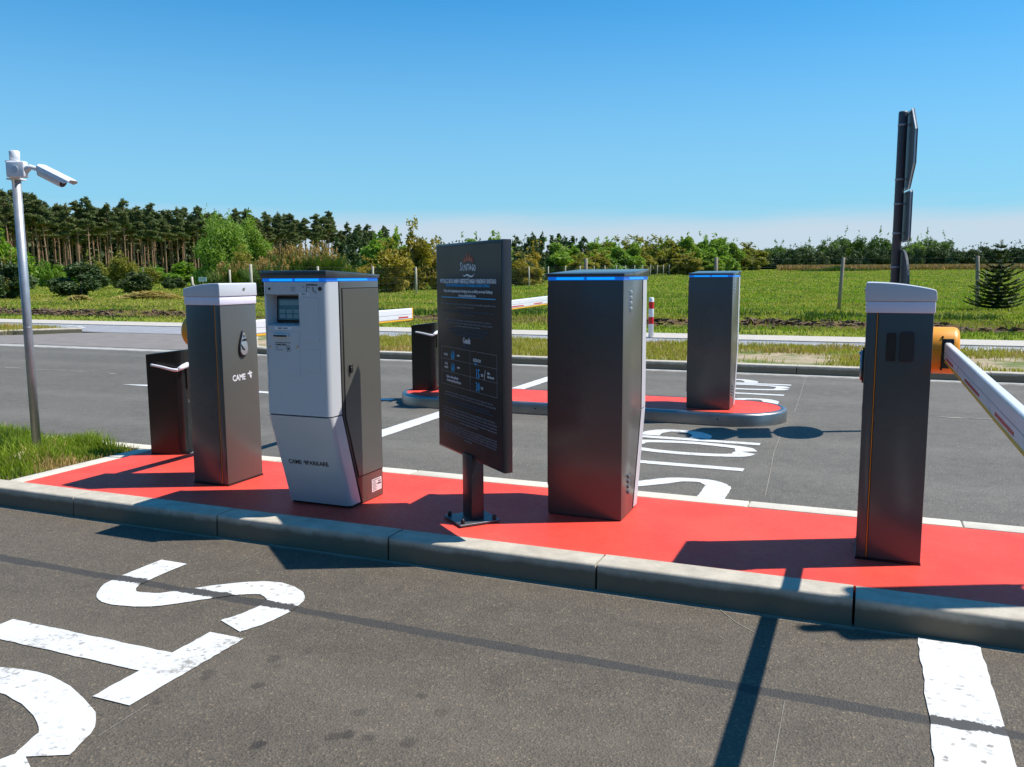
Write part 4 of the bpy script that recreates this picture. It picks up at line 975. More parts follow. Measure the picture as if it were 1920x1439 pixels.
# ------------------------------------------------------------------ red and white bollard
mb = MB(); bo = empty('bollard', (-4.215, 17.79, 0.01)); tag(bo, 'white bollard with two red bands on the cycle path behind the central kiosk', 'bollard')
mb.tube([(0, 0, 0), (0, 0, 0.835), (0, 0, 0.848), (0, 0, 0.855)], [0.054, 0.054, 0.048, 0.03], 20); build(mb, 'post', M_['white'], bo)
for z0 in (0.30, 0.62):
    mb = MB(); mb.tube([(0, 0, z0), (0, 0, z0+0.145)], 0.0552, 20, cap=False); build(mb, 'red_band', M_['signred'], bo)

# ------------------------------------------------------------------ cycle path markings
def bike(name, cx, cy, s_):
    mb = MB(); z = 0.0145
    def rg(x_, y_, ra, w):
        n = 28; o_ = [(x_+ra*math.cos(2*math.pi*k/n), y_+ra*math.sin(2*math.pi*k/n), z) for k in range(n)]; i_ = [(x_+(ra-w)*math.cos(2*math.pi*k/n), y_+(ra-w)*math.sin(2*math.pi*k/n), z) for k in range(n)]
        mb.add(o_+i_, [(k, (k+1) % n, n+(k+1) % n, n+k) for k in range(n)])
    def ln(a_, b_, w, dz):
        a_, b_ = Vector(a_), Vector(b_); q = (b_-a_); nn = Vector((-q.y, q.x)).normalized()*w/2
        mb.add([(a_.x-nn.x, a_.y-nn.y, z+dz), (b_.x-nn.x, b_.y-nn.y, z+dz), (b_.x+nn.x, b_.y+nn.y, z+dz), (a_.x+nn.x, a_.y+nn.y, z+dz)], [(0, 1, 2, 3)])
    rg(cx-0.55*s_, cy-0.25*s_, 0.38*s_, 0.09*s_); rg(cx+0.55*s_, cy-0.25*s_, 0.38*s_, 0.09*s_)
    pts = [(-.55, -.25), (-.2, .35), (.35, .35), (0, -.25), (-.55, -.25)]
    for i in range(4): ln((cx+pts[i][0]*s_, cy+pts[i][1]*s_), (cx+pts[i+1][0]*s_, cy+pts[i+1][1]*s_), .09*s_, .0004*(i+1))
    ln((cx+.55*s_, cy-.25*s_), (cx+.32*s_, cy+.55*s_), .09*s_, .0022); ln((cx-.28*s_, cy+.45*s_), (cx-.08*s_, cy+.45*s_), .09*s_, .0026)
    build(mb, name, M_['paint'])['kind'] = 'structure'
bike('cycle_marking', -20.3, 16.75, 1.15); bike('cycle_marking', 2.3, 16.9, 1.1); bike('cycle_marking', -9.4, 16.5, 1.0)
mb = MB(); mb.box(-8.0, 0.6, 16.95, 17.03, 0.0135, 0.0145); mb.box(-4.6, -1.2, 16.1, 16.17, 0.0135, 0.0145); build(mb, 'path_line', M_['paint'])['kind'] = 'structure'

# ------------------------------------------------------------------ vegetation helpers
def blades(xy, z, h, w, lean=0.35, seed=0):
    """one bent tapering blade per point"""
    rs = np.random.default_rng(seed); n = len(xy); a = rs.uniform(0, 2*np.pi, n); b_ = rs.uniform(0, 2*np.pi, n)
    L = rs.uniform(0.05, 1, n)*lean*h
    dx, dy = np.cos(a)*w/2, np.sin(a)*w/2; lx, ly = np.cos(b_)*L, np.sin(b_)*L
    x_, y_ = xy[:, 0], xy[:, 1]; z = np.broadcast_to(np.asarray(z, float), (n,)); h = np.broadcast_to(np.asarray(h, float), (n,))
    v0 = np.stack([x_-dx, y_-dy, z-0.01], 1); v1 = np.stack([x_+dx, y_+dy, z-0.01], 1)
    v2 = np.stack([x_+dx*0.75+lx*0.35, y_+dy*0.75+ly*0.35, z+h*0.6], 1); v3 = np.stack([x_-dx*0.75+lx*0.35, y_-dy*0.75+ly*0.35, z+h*0.6], 1)
    v4 = np.stack([x_+lx, y_+ly, z+h], 1)
    V = np.stack([v0, v1, v2, v3, v4], 1).reshape(-1, 3); i = np.arange(n)*5
    F = np.concatenate([np.stack([i, i+1, i+2], 1), np.stack([i, i+2, i+3], 1), np.stack([i+3, i+2, i+4], 1)])
    return V, F
def vn(x_, y_, s_, seed):
    """cheap value noise 0..1"""
    rs = np.random.default_rng(seed); G = rs.random((64, 64)); xs_ = x_*s_; ys_ = y_*s_
    xi, yi = np.floor(xs_).astype(int), np.floor(ys_).astype(int); fx, fy = xs_-xi, ys_-yi
    fx = fx*fx*(3-2*fx); fy = fy*fy*(3-2*fy)
    g_ = lambda a, b_: G[a % 64, b_ % 64]
    return (g_(xi, yi)*(1-fx)+g_(xi+1, yi)*fx)*(1-fy) + (g_(xi, yi+1)*(1-fx)+g_(xi+1, yi+1)*fx)*fy
# near grass patch between the kerbs, left of the red island
sheetm = flat_asphalt('soil', (0.16, 0.12, 0.075), 0.95, 25)
mb = MB(); mb.box(-14, -4.838, 3.549, 4.582, -0.05, 0.085); build(mb, 'grass_bed', sheetm)['kind'] = 'structure'
n = 30000
xy = np.stack([rng.uniform(-9.0, -4.84, n), rng.uniform(3.56, 4.60, n)], 1)
dm = np.hypot(xy[:, 0]+5.36, xy[:, 1]-4.02)
edge = np.clip(np.minimum.reduce([(-4.84-xy[:, 0])*4, (xy[:, 1]-3.52)*3.2, np.ones(n)]), 0.15, 1)
keep = (rng.random(n) < np.clip((dm-0.06)/0.12, 0, 1)) & (rng.random(n) < 0.35+0.65*edge); xy = xy[keep]; edge = edge[keep]
hh = (0.05+0.085*vn(xy[:, 0], xy[:, 1], 4, 1)+0.05*rng.random(len(xy)))*(0.35+0.65*edge)
V, F_ = blades(xy, 0.085, hh, 0.0065, 0.75, 2); k = vn(xy[:, 0], xy[:, 1], 3, 5)+rng.normal(0, .13, len(xy))
me = np_mesh('grass', V, F_); o = link('grass', me, [M_['grass'], M_['straw'], M_['weed']])
dryf = (k + (1-edge)*0.55) > 1.02; mi = np.where(dryf, 1, np.where(k < 0.3, 2, 0)); me.polygons.foreach_set('material_index', np.tile(mi, 3).astype(np.int32)); o['kind'] = 'stuff'
tag(o, 'thick green grass around the camera pole', 'grass')
# sand heap at the pole foot
n = 24; V = [(-5.34, 4.06, 0.155)]; F_ = []
for j, (ra, zz) in enumerate(((0.06, 0.145), (0.13, 0.115), (0.20, 0.082))):
    for k in range(n):
        a = 2*math.pi*k/n; rr_ = ra*(1+0.25*math.sin(3*a+j)+0.12*rnd.uniform(-1, 1)); V.append((-5.34+rr_*math.cos(a)*0.95, 4.06+rr_*math.sin(a)*0.85, zz+rnd.uniform(-.008, .008)))
for k in range(n):
    F_.append((0, 1+k, 1+(k+1) % n))
    for j in range(2): F_.append((1+j*n+k, 1+(j+1)*n+k, 1+(j+1)*n+(k+1) % n, 1+j*n+(k+1) % n))
mb = MB(); mb.add(V, F_, sm=True); build(mb, 'sand_heap', M_['sand'])['kind'] = 'structure'
# verge beyond the road
t = NT('verge_soil'); n1 = t.noise(1.1, 6, 0.65); n2 = t.noise(16, 6, 0.7)
a = t.ramp(n2, [(0.3, (0.30, 0.22, 0.13)), (0.7, (0.50, 0.39, 0.26))]); a = t.mix(t.rangef(n1, 0.42, 0.6), a, (0.13, 0.16, 0.035)); t.base(a); t.rough(0.95); t.bump(n2, 0.6, 0.03); M_['verge'] = t.m
sheet('verge', [(30, 12.19), (-9.3, 12.19), (-9.9, 12.3), (-11.0, 13.35), (-12.6, 15.3), (-12.6, 15.5), (30, 15.5)], KH-0.02, M_['verge'])
sheet('verge', [(-60, 13.75), (-19.7, 13.9), (-18.6, 14.6), (-18.0, 15.3), (-18.2, 15.5), (-60, 15.5)], KH-0.02, M_['verge'])
n = 60000; xy = np.stack([rng.uniform(-12.6, 9, n), rng.uniform(12.22, 15.5, n)], 1)
ok = (xy[:, 1] < 12.3+(-9.6-xy[:, 0])*1.05+3.2*(xy[:, 0] > -9.6)*10) | (xy[:, 0] > -9.6); ok &= ~((xy[:, 0] < -9.6) & (xy[:, 1] < 12.35+(-9.6-xy[:, 0])*1.05))
x2 = np.stack([rng.uniform(-30, -18.7, 12000), rng.uniform(13.95, 15.5, 12000)], 1)
dens = vn(xy[:, 0], xy[:, 1], 1.1, 9)*0.6+vn(xy[:, 0], xy[:, 1], 3.5, 4)*0.4
bare = sstep(-3.2, -0.5, xy[:, 0])*np.exp(-((xy[:, 1]-13.5)/0.95)**2)
ok &= (dens - bare*0.42 > 0.28+rng.normal(0, .06, n)); xy = np.concatenate([xy[ok], x2])
V, F_ = blades(xy, KH-0.02, 0.03+0.10*rng.random(len(xy))*vn(xy[:, 0], xy[:, 1], 2.2, 3)+0.02, 0.012, 0.8, 6)
me = np_mesh('verge_grass', V, F_); o = link('verge_grass', me, [M_['grass2'], M_['straw']]); k = vn(xy[:, 0], xy[:, 1], 1.4, 15)+rng.normal(0, .12, len(xy)); me.polygons.foreach_set('material_index', np.tile((k > 0.80).astype(np.int32), 3)); o['kind'] = 'stuff'; tag(o, 'patchy grass on the verge beyond the road', 'grass')
# bank and meadow: denser near, coarser far
def view_pts(n, d0, d1, spread=0.68):
    D = d0*(d1/d0)**rng.random(n); L = (rng.random(n)*2-1)*spread*D
    return np.stack([L*0.923-0.384*D, L*0.384+0.923*D], 1), D
xy, D = view_pts(300000, 17, 210); ok = xy[:, 1] > 19.2; xy, D = xy[ok], D[ok]
bank = np.exp(-((xy[:, 1]-21.2+0.35*np.sin(xy[:, 0]*0.7))/0.60)**4)*(vn(xy[:, 0], xy[:, 1], 0.8, 31) > 0.25)
ok = rng.random(len(xy)) > bank*0.93; xy, D = xy[ok], D[ok]
cl = vn(xy[:, 0], xy[:, 1], 0.45, 21); c2_ = vn(xy[:, 0]*0.4, xy[:, 1]*1.6, 0.8, 22)
hh = (0.05+0.09*c2_*rng.random(len(xy)))*(1+0.004*D); V, F_ = blades(xy, terrain(xy[:, 0], xy[:, 1]), hh, 0.0011*D, 0.9, 7)
me = np_mesh('meadow_grass', V, F_); o = link('meadow_grass', me, [M_['grass'], M_['grass2'], M_['weed'], M_['straw']])
q = cl+rng.normal(0, .15, len(xy)); pal = vn(xy[:, 0]*0.5, xy[:, 1], 0.06, 77); mi = np.where(c2_+rng.normal(0, .08, len(xy)) < 0.20, 2, np.where(q+0.5*(pal-0.5) > 0.46, 1, 0)); mi = np.where(rng.random(len(xy)) < 0.05+0.12*np.clip(pal-0.4, 0, 1), 3, mi); me.polygons.foreach_set('material_index', np.tile(mi.astype(np.int32), 3)); o['kind'] = 'stuff'; tag(o, 'rough grass on the bank and the meadow behind the road', 'grass')
# weedy dark tufts along the bank
xy, D = view_pts(5200, 18.5, 27); ok = (xy[:, 1] > 21.8) & (xy[:, 1] < 24.0) & (vn(xy[:, 0], xy[:, 1], 0.9, 41) > 0.52); xy = xy[ok]
xy = np.repeat(xy, 7, 0)+rng.normal(0, .10, (len(xy)*7, 2)); V, F_ = blades(xy, terrain(xy[:, 0], xy[:, 1]), 0.08+0.14*rng.random(len(xy)), 0.03, 0.9, 8)
o = link('weeds', np_mesh('weeds', V, F_), M_['weed']); o['kind'] = 'stuff'; tag(o, 'dark weeds along the top of the earth bank', 'weeds')
# clods of earth on the bank face
mb = MB()
for i in range(2600):
    L = rnd.uniform(-30, 10); yy_ = rnd.gauss(21.2, 0.32)-0.35*math.sin(L*0.7)
    if vn(np.array([L]), np.array([yy_]), 0.8, 31)[0] < 0.25: continue
    s_ = rnd.uniform(0.02, 0.10); zz = tz(L, yy_)
    pts = [(L+rnd.uniform(-1, 1)*s_*1.6, yy_+rnd.uniform(-1, 1)*s_, zz+rnd.uniform(-.2, 1)*s_) for _ in range(6)]
    mb.add(pts, [(0, 1, 2), (0, 2, 3), (0, 3, 4), (0, 4, 1), (5, 2, 1), (5, 3, 2), (5, 4, 3), (5, 1, 4)])
o = link('earth_clods', mb.mesh('earth_clods'), flat_asphalt('bank_earth', (0.13, 0.085, 0.05), 0.95, 9)); o['kind'] = 'stuff'; tag(o, 'broken brown earth on the low bank behind the footpath', 'earth')

def leaves(clumps, n, size, aspect=1.0, seed=0, shell=0.35, up=0.0, squash=1.0):
    n = int(n*1.9) if len(clumps) > 1 else n; size = size*(0.74 if len(clumps) > 1 else 1)
    """n leaf faces spread through ellipsoid clumps (cx,cy,cz,rx,rz)"""
    rs = np.random.default_rng(seed); C_ = np.array([c[:3] for c in clumps]); RX_ = np.array([c[3] for c in clumps]); RZ_ = np.array([c[4] for c in clumps])
    p = RX_**2*RZ_; idx = rs.choice(len(clumps), n, p=p/p.sum()); dr = rs.normal(size=(n, 3)); dr /= np.linalg.norm(dr, axis=1)[:, None]
    rad = (shell+(1-shell)*rs.random(n))**0.6; rad *= 1+0.12*rs.normal(size=n)
    P = C_[idx]+dr*rad[:, None]*np.stack([RX_[idx], RX_[idx], RZ_[idx]], 1)
    a1 = rs.normal(size=(n, 3)); a1[:, 2] = a1[:, 2]*(1-abs(up))+up*2.0; a1 /= np.linalg.norm(a1, axis=1)[:, None]
    a2 = np.cross(a1, rs.normal(size=(n, 3))); a2 /= np.linalg.norm(a2, axis=1)[:, None]
    s_ = size*(0.6+0.8*rs.random(n))[:, None]
    V = np.stack([P-a1*s_*aspect, P+a2*s_*0.5, P+a1*s_*aspect, P-a2*s_*0.5], 1).reshape(-1, 3)
    i = np.arange(n)*4; return V, np.stack([i, i+1, i+2, i+3], 1)
def trunk_mb(h, r0, r1, bend=0.05, seed=0, branches=(), seg=7, base=-0.15):
    rs = random.Random(seed); mb = MB(); pts = []; bx, by = rs.uniform(-1, 1)*bend, rs.uniform(-1, 1)*bend
    for k in range(6):
        s_ = k/5; pts.append((bx*s_*s_*h+rs.uniform(-.006, .006)*h*s_, by*s_*s_*h, base+(h-base)*s_))
    mb.tube(pts, [r0+(r1-r0)*k/5 for k in range(6)], seg)
    for (z0, z1, ln_, a_) in branches:
        s_ = z0/h; x0, y0 = bx*s_*s_*h, by*s_*s_*h
        mb.tube([(x0, y0, z0), (x0+ln_*0.55*math.cos(a_), y0+ln_*0.55*math.sin(a_), (z0+z1)/2-0.02*h*0), (x0+ln_*math.cos(a_), y0+ln_*math.sin(a_), z1)], [r1*1.3+r0*0.18, r1*0.9, r1*0.4], 5)
    return mb, (bx, by)
def plant(name, crown_data, tmb, cmat, tmat):
    me = np_mesh(name+'_crown', *crown_data); root = empty(name)
    link('crown', me, M_[cmat], root)
    if tmb: build(tmb, 'trunk', M_[tmat], root)
    return root
LIB = {}
def hide_proto(o):
    pass
def pine_variant(seed, h=10.0, cmat='pine'):
    rs = random.Random(seed); br = []; cl_ = []
    c0_ = h*rs.uniform(0.58, 0.68)
    mbend = 0.03; nc = 30
    for k in range(nc):
        s_ = k/(nc-1); z_ = c0_+(h*0.98-c0_)*s_; a_ = rs.uniform(0, 6.28); ln_ = h*rs.uniform(.03, .125)*(1.05-0.75*s_)
        br.append((z_-0.035*h, z_+0.005*h, ln_, a_))
        cl_.append((ln_*math.cos(a_), ln_*math.sin(a_), z_+0.01*h, h*rs.uniform(.030, .070)*(1-0.40*s_), h*rs.uniform(.009, .020)))
    cl_ += [(0, 0, h*0.985, h*.018, h*.04), (0.02*h, 0, h*0.93, h*.03, h*.03)]
    for k in range(5):
        z_ = h*rs.uniform(.42, .60); br.append((z_, z_+0.02*h, h*rs.uniform(.02, .05), rs.uniform(0, 6.28)))
    tm, (bx, by) = trunk_mb(h*0.95, 0.105, 0.035, mbend, seed, br, 6)
    cl_ = [(c[0]+bx*(c[2]/h)**2*h, c[1]+by*(c[2]/h)**2*h, *c[2:]) for c in cl_]
    return plant('pine_tree', leaves(cl_, 3000, 0.11, 2.2, seed, 0.0, 0.3), tm, cmat, 'bark')
def bushy_variant(name, seed, h, w, cmat, n=2600, size=0.10, aspect=1.1, base=0.04, ncl=16, tmat='barkgrey', shape='round', up=0.0, tr=0.05, spikes=0):
    rs = random.Random(seed); cl_ = []; br = []
    for k in range(ncl):
        s_ = (k+0.5)/ncl; z_ = h*(base+(0.93-base)*s_)
        if shape == 'round': wr = math.sin(math.pi*min(1, 0.18+0.80*s_))
        elif shape == 'dome': wr = 1.0 if s_ < 0.4 else math.sqrt(max(0.03, 1-((s_-0.4)/0.62)**2.2))
        elif shape == 'cone': wr = 1.05-0.9*s_
        else: wr = (0.62+0.5*math.sin(math.pi*s_))*(1-0.45*s_)
        a_ = rs.uniform(0, 6.28); d_ = w/2*wr*rs.uniform(.25, .75); cr_ = w/2*wr*rs.uniform(.30, .55)
        cl_.append((d_*math.cos(a_), d_*math.sin(a_), z_, cr_, min(h*0.16, cr_*rs.uniform(.8, 1.3))))
        if k % 2 == 0: br.append((z_*0.55, z_, d_, a_))
    for k in range(spikes):
        a_ = rs.uniform(0, 6.28); d_ = w*rs.uniform(0, .33); cl_.append((d_*math.cos(a_), d_*math.sin(a_), h*rs.uniform(.9, 1.07), w*.035, h*rs.uniform(.05, .12)))
    tm, _ = trunk_mb(h*0.85, tr, tr*0.3, 0.02, seed, br, 6)
    return plant(name, leaves(cl_, n, size, aspect, seed, 0.25, up), tm, cmat, tmat)
def at(px, D):
    L = (px-960)/1600*D; return L*0.923-0.384*D, L*0.384+0.923*D
def put(o, px, D, h_scale=1.0, rz=None, w_scale=None, z=None, tilt=0.0):
    x_, y_ = at(px, D); o.location = (x_, y_, tz(x_, y_) if z is None else z); ws = h_scale if w_scale is None else w_scale
    o.scale = (ws, ws, h_scale); o.rotation_euler = (tilt, 0, rnd.uniform(0, 6.28) if rz is None else rz); return o
def pool(variants):
    used = set()
    def take():
        k = rnd.randrange(len(variants))
        if k not in used: used.add(k); return variants[k]
        return copy_tree(variants[k])
    take.used = used; take.variants = variants
    return take
# unseen leaf mass added behind the photographer to darken reflections and sky fill
n = 9000; xb = rng.uniform(-70, 60, n); yb_ = rng.uniform(-34, -24, n); zb = rng.random(n)*11*rng.uniform(.75, 1, n)
V, F_ = leaves([(0, 0, 0, 1e-4, 1e-4)], n, 1.3, 0.9, 15); V = V.reshape(-1, 4, 3)+np.stack([xb, yb_, zb], 1)[:, None, :]
o = link('forest', np_mesh('forest', V.reshape(-1, 3), F_), M_['darkpine']); o['kind'] = 'stuff'; tag(o, 'added leaf mass behind the photographer, unseen, darkening reflections in the cabinet faces', 'forest')
# ---- tall pine wood on the left
pines = pool([pine_variant(100+i) for i in range(7)])
G = 'tall pines of the wood'
def edge_depth(px): return 96 + 62*max(0, min(1.2, (px+60)/760))
cands = []
for row in range(8):
    px = -70 + rnd.uniform(0, 10)
    while px < 735:
        D0 = edge_depth(px)+row*5.5+rnd.uniform(-2, 2)
        if not (px > 520 and row > 4): cands.append((px, D0, row))
        px += rnd.uniform(13, 26)*(1.0 if row < 3 else 1.2)*(1.0 if px < 560 else 1.15)
cands = cands[:268]; ORD = ['%dth' % k if k > 3 else ('first', 'second', 'third')[k-1] for k in range(1, 90)]; ROWN = {}
for px, D0, row in cands:
    hs = rnd.uniform(0.86, 1.12)*0.99
    if px > 640: hs *= 0.86
    o = put(pines(), px, D0, hs, w_scale=hs*rnd.uniform(1.0, 1.3), tilt=rnd.uniform(-.02, .02))
    pos = 'the left of' if px < 210 else ('the middle of' if px < 430 else 'the right end of')
    dep = 'front row' if row < 2 else ('middle rows' if row < 5 else 'back rows')
    ROWN[row] = ROWN.get(row, -1)+1
    lb = 'tall bare-trunked pine in the %s row of the wood, %s from the left' % (('front', 'second', 'third', 'fourth', 'fifth', 'sixth', 'seventh', 'rearmost')[row], ORD[ROWN[row]])
    tag(o, lb, 'pine tree', G)
# dark depth of the wood behind them
n = 26000; pxs = rng.uniform(-260, 560, n); Ds = 96+62*np.clip((pxs+60)/760, 0, 1.2)+rng.uniform(30, 46, n); L = (pxs-960)/1600*Ds
P = np.stack([L*0.923-0.384*Ds, L*0.384+0.923*Ds], 1); Z = terrain(P[:, 0], P[:, 1])+rng.uniform(0, 1, n)**0.9*9.2*rng.uniform(.85, 1, n)
V, F_ = leaves([(0, 0, 0, 1e-4, 1e-4)], n, 0.55, 0.9, 5); V = V.reshape(-1, 4, 3)+np.concatenate([P, Z[:, None]], 1)[:, None, :]
o = link('forest', np_mesh('forest', V.reshape(-1, 3), F_), M_['darkpine']); o['kind'] = 'stuff'; tag(o, 'dark mass of the wood behind the front pines', 'forest')

# ---- undergrowth, bushes and single trees (px, D, height, width, kind)
def species(name, cmat, label_, cat, group, spots, **kw):
    """spots: (px, D, h, w[, own label]); unit-size variants scaled in place"""
    nv = min(3, len(spots)); seed = kw.pop('seed'); vs2 = [bushy_variant(name, seed+i, 3.0, kw.get('w0', 2.2), cmat, **{k: v for k, v in kw.items() if k != 'w0'}) for i in range(nv)]
    tk = pool(vs2)
    order = list(range(nv))
    for i, s_ in enumerate(spots):
        o = vs2[i] if i < nv else copy_tree(vs2[rnd.randrange(nv)])
        px, D0, h_, w_ = s_[:4]; put(o, px, D0, h_/3.0, w_scale=w_/kw.get('w0', 2.2)); 
        lb = s_[4] if len(s_) > 4 else label_
        tag(o, lb, cat, group if len(spots) > 1 else None)
# dark round pines on the left lawn
species('young_pine', 'darkpine', '', 'pine bush', 'dark round pines on the left lawn',
  [(14, 44, 2.3, 2.6, 'dark bushy pine at the left edge below the bright green shrub'), (158, 50, 2.25, 3.0, 'wide dark bushy pine on the lawn right of the camera pole'), (258, 57, 1.65, 2.6, 'lower dark bushy pine behind the long brush pile'),
   (322, 66, 1.15, 1.2, 'small round pine between the brush pile and the fence corner'), (342, 68, 1.05, 1.2, 'small round pine nearest the fence corner post')], seed=300, n=4200, size=0.11, aspect=1.4, base=0.02, up=0.35, shape='round', ncl=18)
species('green_shrub', 'green', '', 'shrub', 'fresh green shrubs at the foot of the wood',
  [(8, 49, 4.3, 3.6, 'tall bright green shrub at the left edge of the photo'), (92, 78, 2.9, 1.5, 'narrow bright green sapling under the pines right of the camera pole'), (118, 80, 2.4, 1.6, 'fresh green sapling just left of the wide dark pine'),
   (60, 84, 1.9, 4, 'low green thicket at the foot of the pines behind the camera pole'), (200, 86, 1.8, 4, 'low green thicket behind the wide dark pine'), (300, 88, 2.1, 5, 'low green thicket at the middle of the wood edge'), (352, 92, 2.6, 4, 'green thicket under the pines left of the big tree'), (140, 88, 2.2, 4, 'green thicket among the trunks behind the wide dark pine'), (650, 66, 2.2, 3.0, 'round green shrub above the back of the ticket kiosk')],
  seed=320, n=3200, size=0.11, shape='round', up=0.3)
species('olive_shrub', 'olive', '', 'shrub', 'yellowish shrubs at the foot of the wood',
  [(235, 70, 3.0, 3.0, 'yellow-green shrub above the lower dark pine'), (180, 64, 2.6, 2.2, 'yellow-green shrub touching the wide dark pine'), (30, 46, 2.6, 2.0, 'yellowish shrub leaning behind the camera pole'), (275, 78, 2.0, 3.0, 'yellowish thicket behind the lower dark pine'),
   (460, 62, 3.3, 2.6, 'yellow-green shrub in front of the big pale tree')], seed=340, n=3000, size=0.10, up=0.4, spikes=5)
big = bushy_variant('willow_tree', 361, 6.3, 5.4, 'birch', 11000, 0.115, 1.7, 0.03, 44, shape='dome', up=0.5, tr=0.16, spikes=16)
put(big, 420, 76, 1.0, w_scale=0.98); tag(big, 'large pale green tree with upswept leafy branches left of the ticket kiosk', 'tree')
big2 = bushy_variant('broadleaf_tree', 362, 6.0, 4.2, 'birch', 7500, 0.12, 1.5, 0.03, 32, shape='dome', up=0.45, tr=0.15, spikes=8)
put(big2, 478, 84, 1.1, w_scale=1.0); tag(big2, 'rounded pale green tree directly behind and right of the large pale tree', 'tree')
# reeds with brown plumes
def reed_clump(seed):
    rs = np.random.default_rng(seed); n = 2600; a = rs.uniform(0, 6.28, n); ra = 1.3*np.sqrt(rs.random(n)); xy = np.stack([ra*np.cos(a), ra*np.sin(a)], 1)
    V, F_ = blades(xy, np.zeros(n), (1.3+0.9*rs.random(n))*(1-0.15*ra), 0.045, 0.30, seed); root = empty('reed_clump'); link('stems', np_mesh('reed_stems', V, F_), M_['broad'], root)
    m = 80; a = rs.uniform(0, 6.28, m); ra = 1.25*np.sqrt(rs.random(m)); cl_ = [(ra[i]*math.cos(a[i]), ra[i]*math.sin(a[i]), (1.6+0.75*rs.random())*(1-0.12*ra[i]), 0.045, 0.17) for i in range(m)]
    link('plumes', np_mesh('reed_plumes', *leaves(cl_, 800, 0.055, 1.6, seed, 0.2, 0.7)), M_['reed'], root); return root
rp = reed_clump(5)
for i, (px, D0, s_, lb) in enumerate([(505, 47, 0.95, 'brown-plumed reeds between the left barrier and the ticket kiosk'), (545, 49, 1.22, 'brown-plumed reeds rising above the left of the kiosk lid'), (590, 50, 1.35, 'tallest brown-plumed reeds above the middle of the kiosk lid'), (440, 50, 0.9, 'low brown-plumed reeds behind the left barrier cap'), (620, 52, 1.1, 'brown-plumed reeds above the right of the kiosk lid')]):
    o = rp if i == 0 else copy_tree(rp); put(o, px, D0, s_); tag(o, lb, 'reeds', 'reed clumps behind the ticket kiosk')
# belt along the fence, from the wood to the right
species('ochre_shrub', 'ochre', '', 'shrub', 'ochre shrubs along the fence',
  [(735, 57, 3.2, 3.4, 'ochre shrub immediately right of the ticket kiosk'), (778, 60, 4.4, 3.6, 'tallest ochre shrub left of the information board'), (815, 62, 3.5, 3.2, 'ochre shrub behind the left edge of the information board'), (700, 60, 2.2, 2.6, 'low ochre shrub touching the kiosk lid'),
   (985, 72, 2.6, 3.0, 'ochre shrub at the left shoulder of the central kiosk'), (1000, 80, 3.6, 2.6, 'thin ochre tree behind the single fence post by the central kiosk')], seed=400, n=3400, size=0.10, up=0.35, spikes=9, aspect=1.3)
species('birch_tree', 'birch', '', 'tree', 'young pale green trees along the fence',
  [(715, 74, 4.3, 3.2, 'pale green tree behind the ochre shrub by the ticket kiosk'), (745, 78, 4.7, 2.8, 'pale green tree rising behind the tallest ochre shrub'), (1040, 96, 4.3, 4.0, 'pale green tree above the left of the central kiosk'), (1075, 104, 3.9, 4.0, 'pale green tree above the middle of the central kiosk'),
   (1160, 120, 4.3, 4.2, 'pale green tree above the right of the central kiosk'), (1185, 122, 5.0, 3.4, 'taller pale green tree right above the corner of the central kiosk'), (1238, 150, 4.0, 4.2, 'pale green tree between the two dark-backed kiosks'), (1292, 150, 6.6, 5.0, 'tall pale green tree above the left of the distant kiosk'),
   (1318, 158, 6.2, 4.6, 'pale green tree above the middle of the distant kiosk'), (1352, 168, 5.6, 4.6, 'pale green tree above the right of the distant kiosk'), (1372, 185, 6.4, 4.4, 'slender pale green tree just right of the distant kiosk'), (1330, 140, 3.4, 4.5, 'low pale green tree at the fence behind the distant kiosk'), (885, 76, 4.2, 3.4, 'pale green tree hidden behind the information board'), (930, 84, 4.6, 3.6, 'pale green tree behind the right of the information board'), (1110, 130, 5.2, 6.5, 'wide pale green tree above the middle of the central kiosk lid'), (1340, 190, 7.6, 8.0, 'wide pale green tree high behind the distant kiosk'), (1250, 175, 6.6, 7.0, 'wide pale green tree in the gap between the two dark-backed kiosks'), (1140, 145, 5.6, 7.0, 'wide pale green tree where the belt dips above the central kiosk')],
  seed=420, n=4200, size=0.12, up=0.45, spikes=4, aspect=1.5, shape='dome', ncl=22, w0=1.75)
species('olive_tree', 'olive', '', 'tree', 'yellowish trees along the fence',
  [(1120, 108, 3.2, 4.6, 'yellowish tree above the central kiosk lid'), (1140, 130, 4.6, 4.2, 'yellowish tree behind the central kiosk fence post'), (1200, 128, 4.2, 5.0, 'yellowish tree at the right corner of the central kiosk'), (1225, 140, 5.2, 4.6, 'yellowish tree in the gap right of the central kiosk'), (1262, 138, 4.0, 5.4, 'yellowish tree left of the distant kiosk'),
   (1285, 132, 3.2, 5.0, 'low yellowish tree touching the distant kiosk'), (1385, 190, 4.6, 5.6, 'yellowish tree right of the distant kiosk'), (1410, 205, 4.2, 5.6, 'last yellowish tree before the dark pine row'), (1088, 92, 2.6, 4.0, 'low yellowish tree over the central kiosk'), (1245, 165, 6.2, 3.0, 'thin yellowish tree with bare top shoots'), (1175, 150, 6.0, 8.0, 'broad yellowish tree high above the right of the central kiosk'), (1215, 165, 6.4, 8.0, 'broad yellowish tree just right of the central kiosk corner'), (1270, 170, 6.0, 9.0, 'broad yellowish tree midway between the two dark-backed kiosks'), (1300, 178, 5.4, 9.0, 'broad yellowish tree over the left corner of the distant kiosk'), (1400, 215, 6.4, 9.0, 'broad yellowish tree past the distant kiosk')], seed=440, n=3800, size=0.12, up=0.4, spikes=12, ncl=20, w0=1.9, aspect=1.4, shape='round')
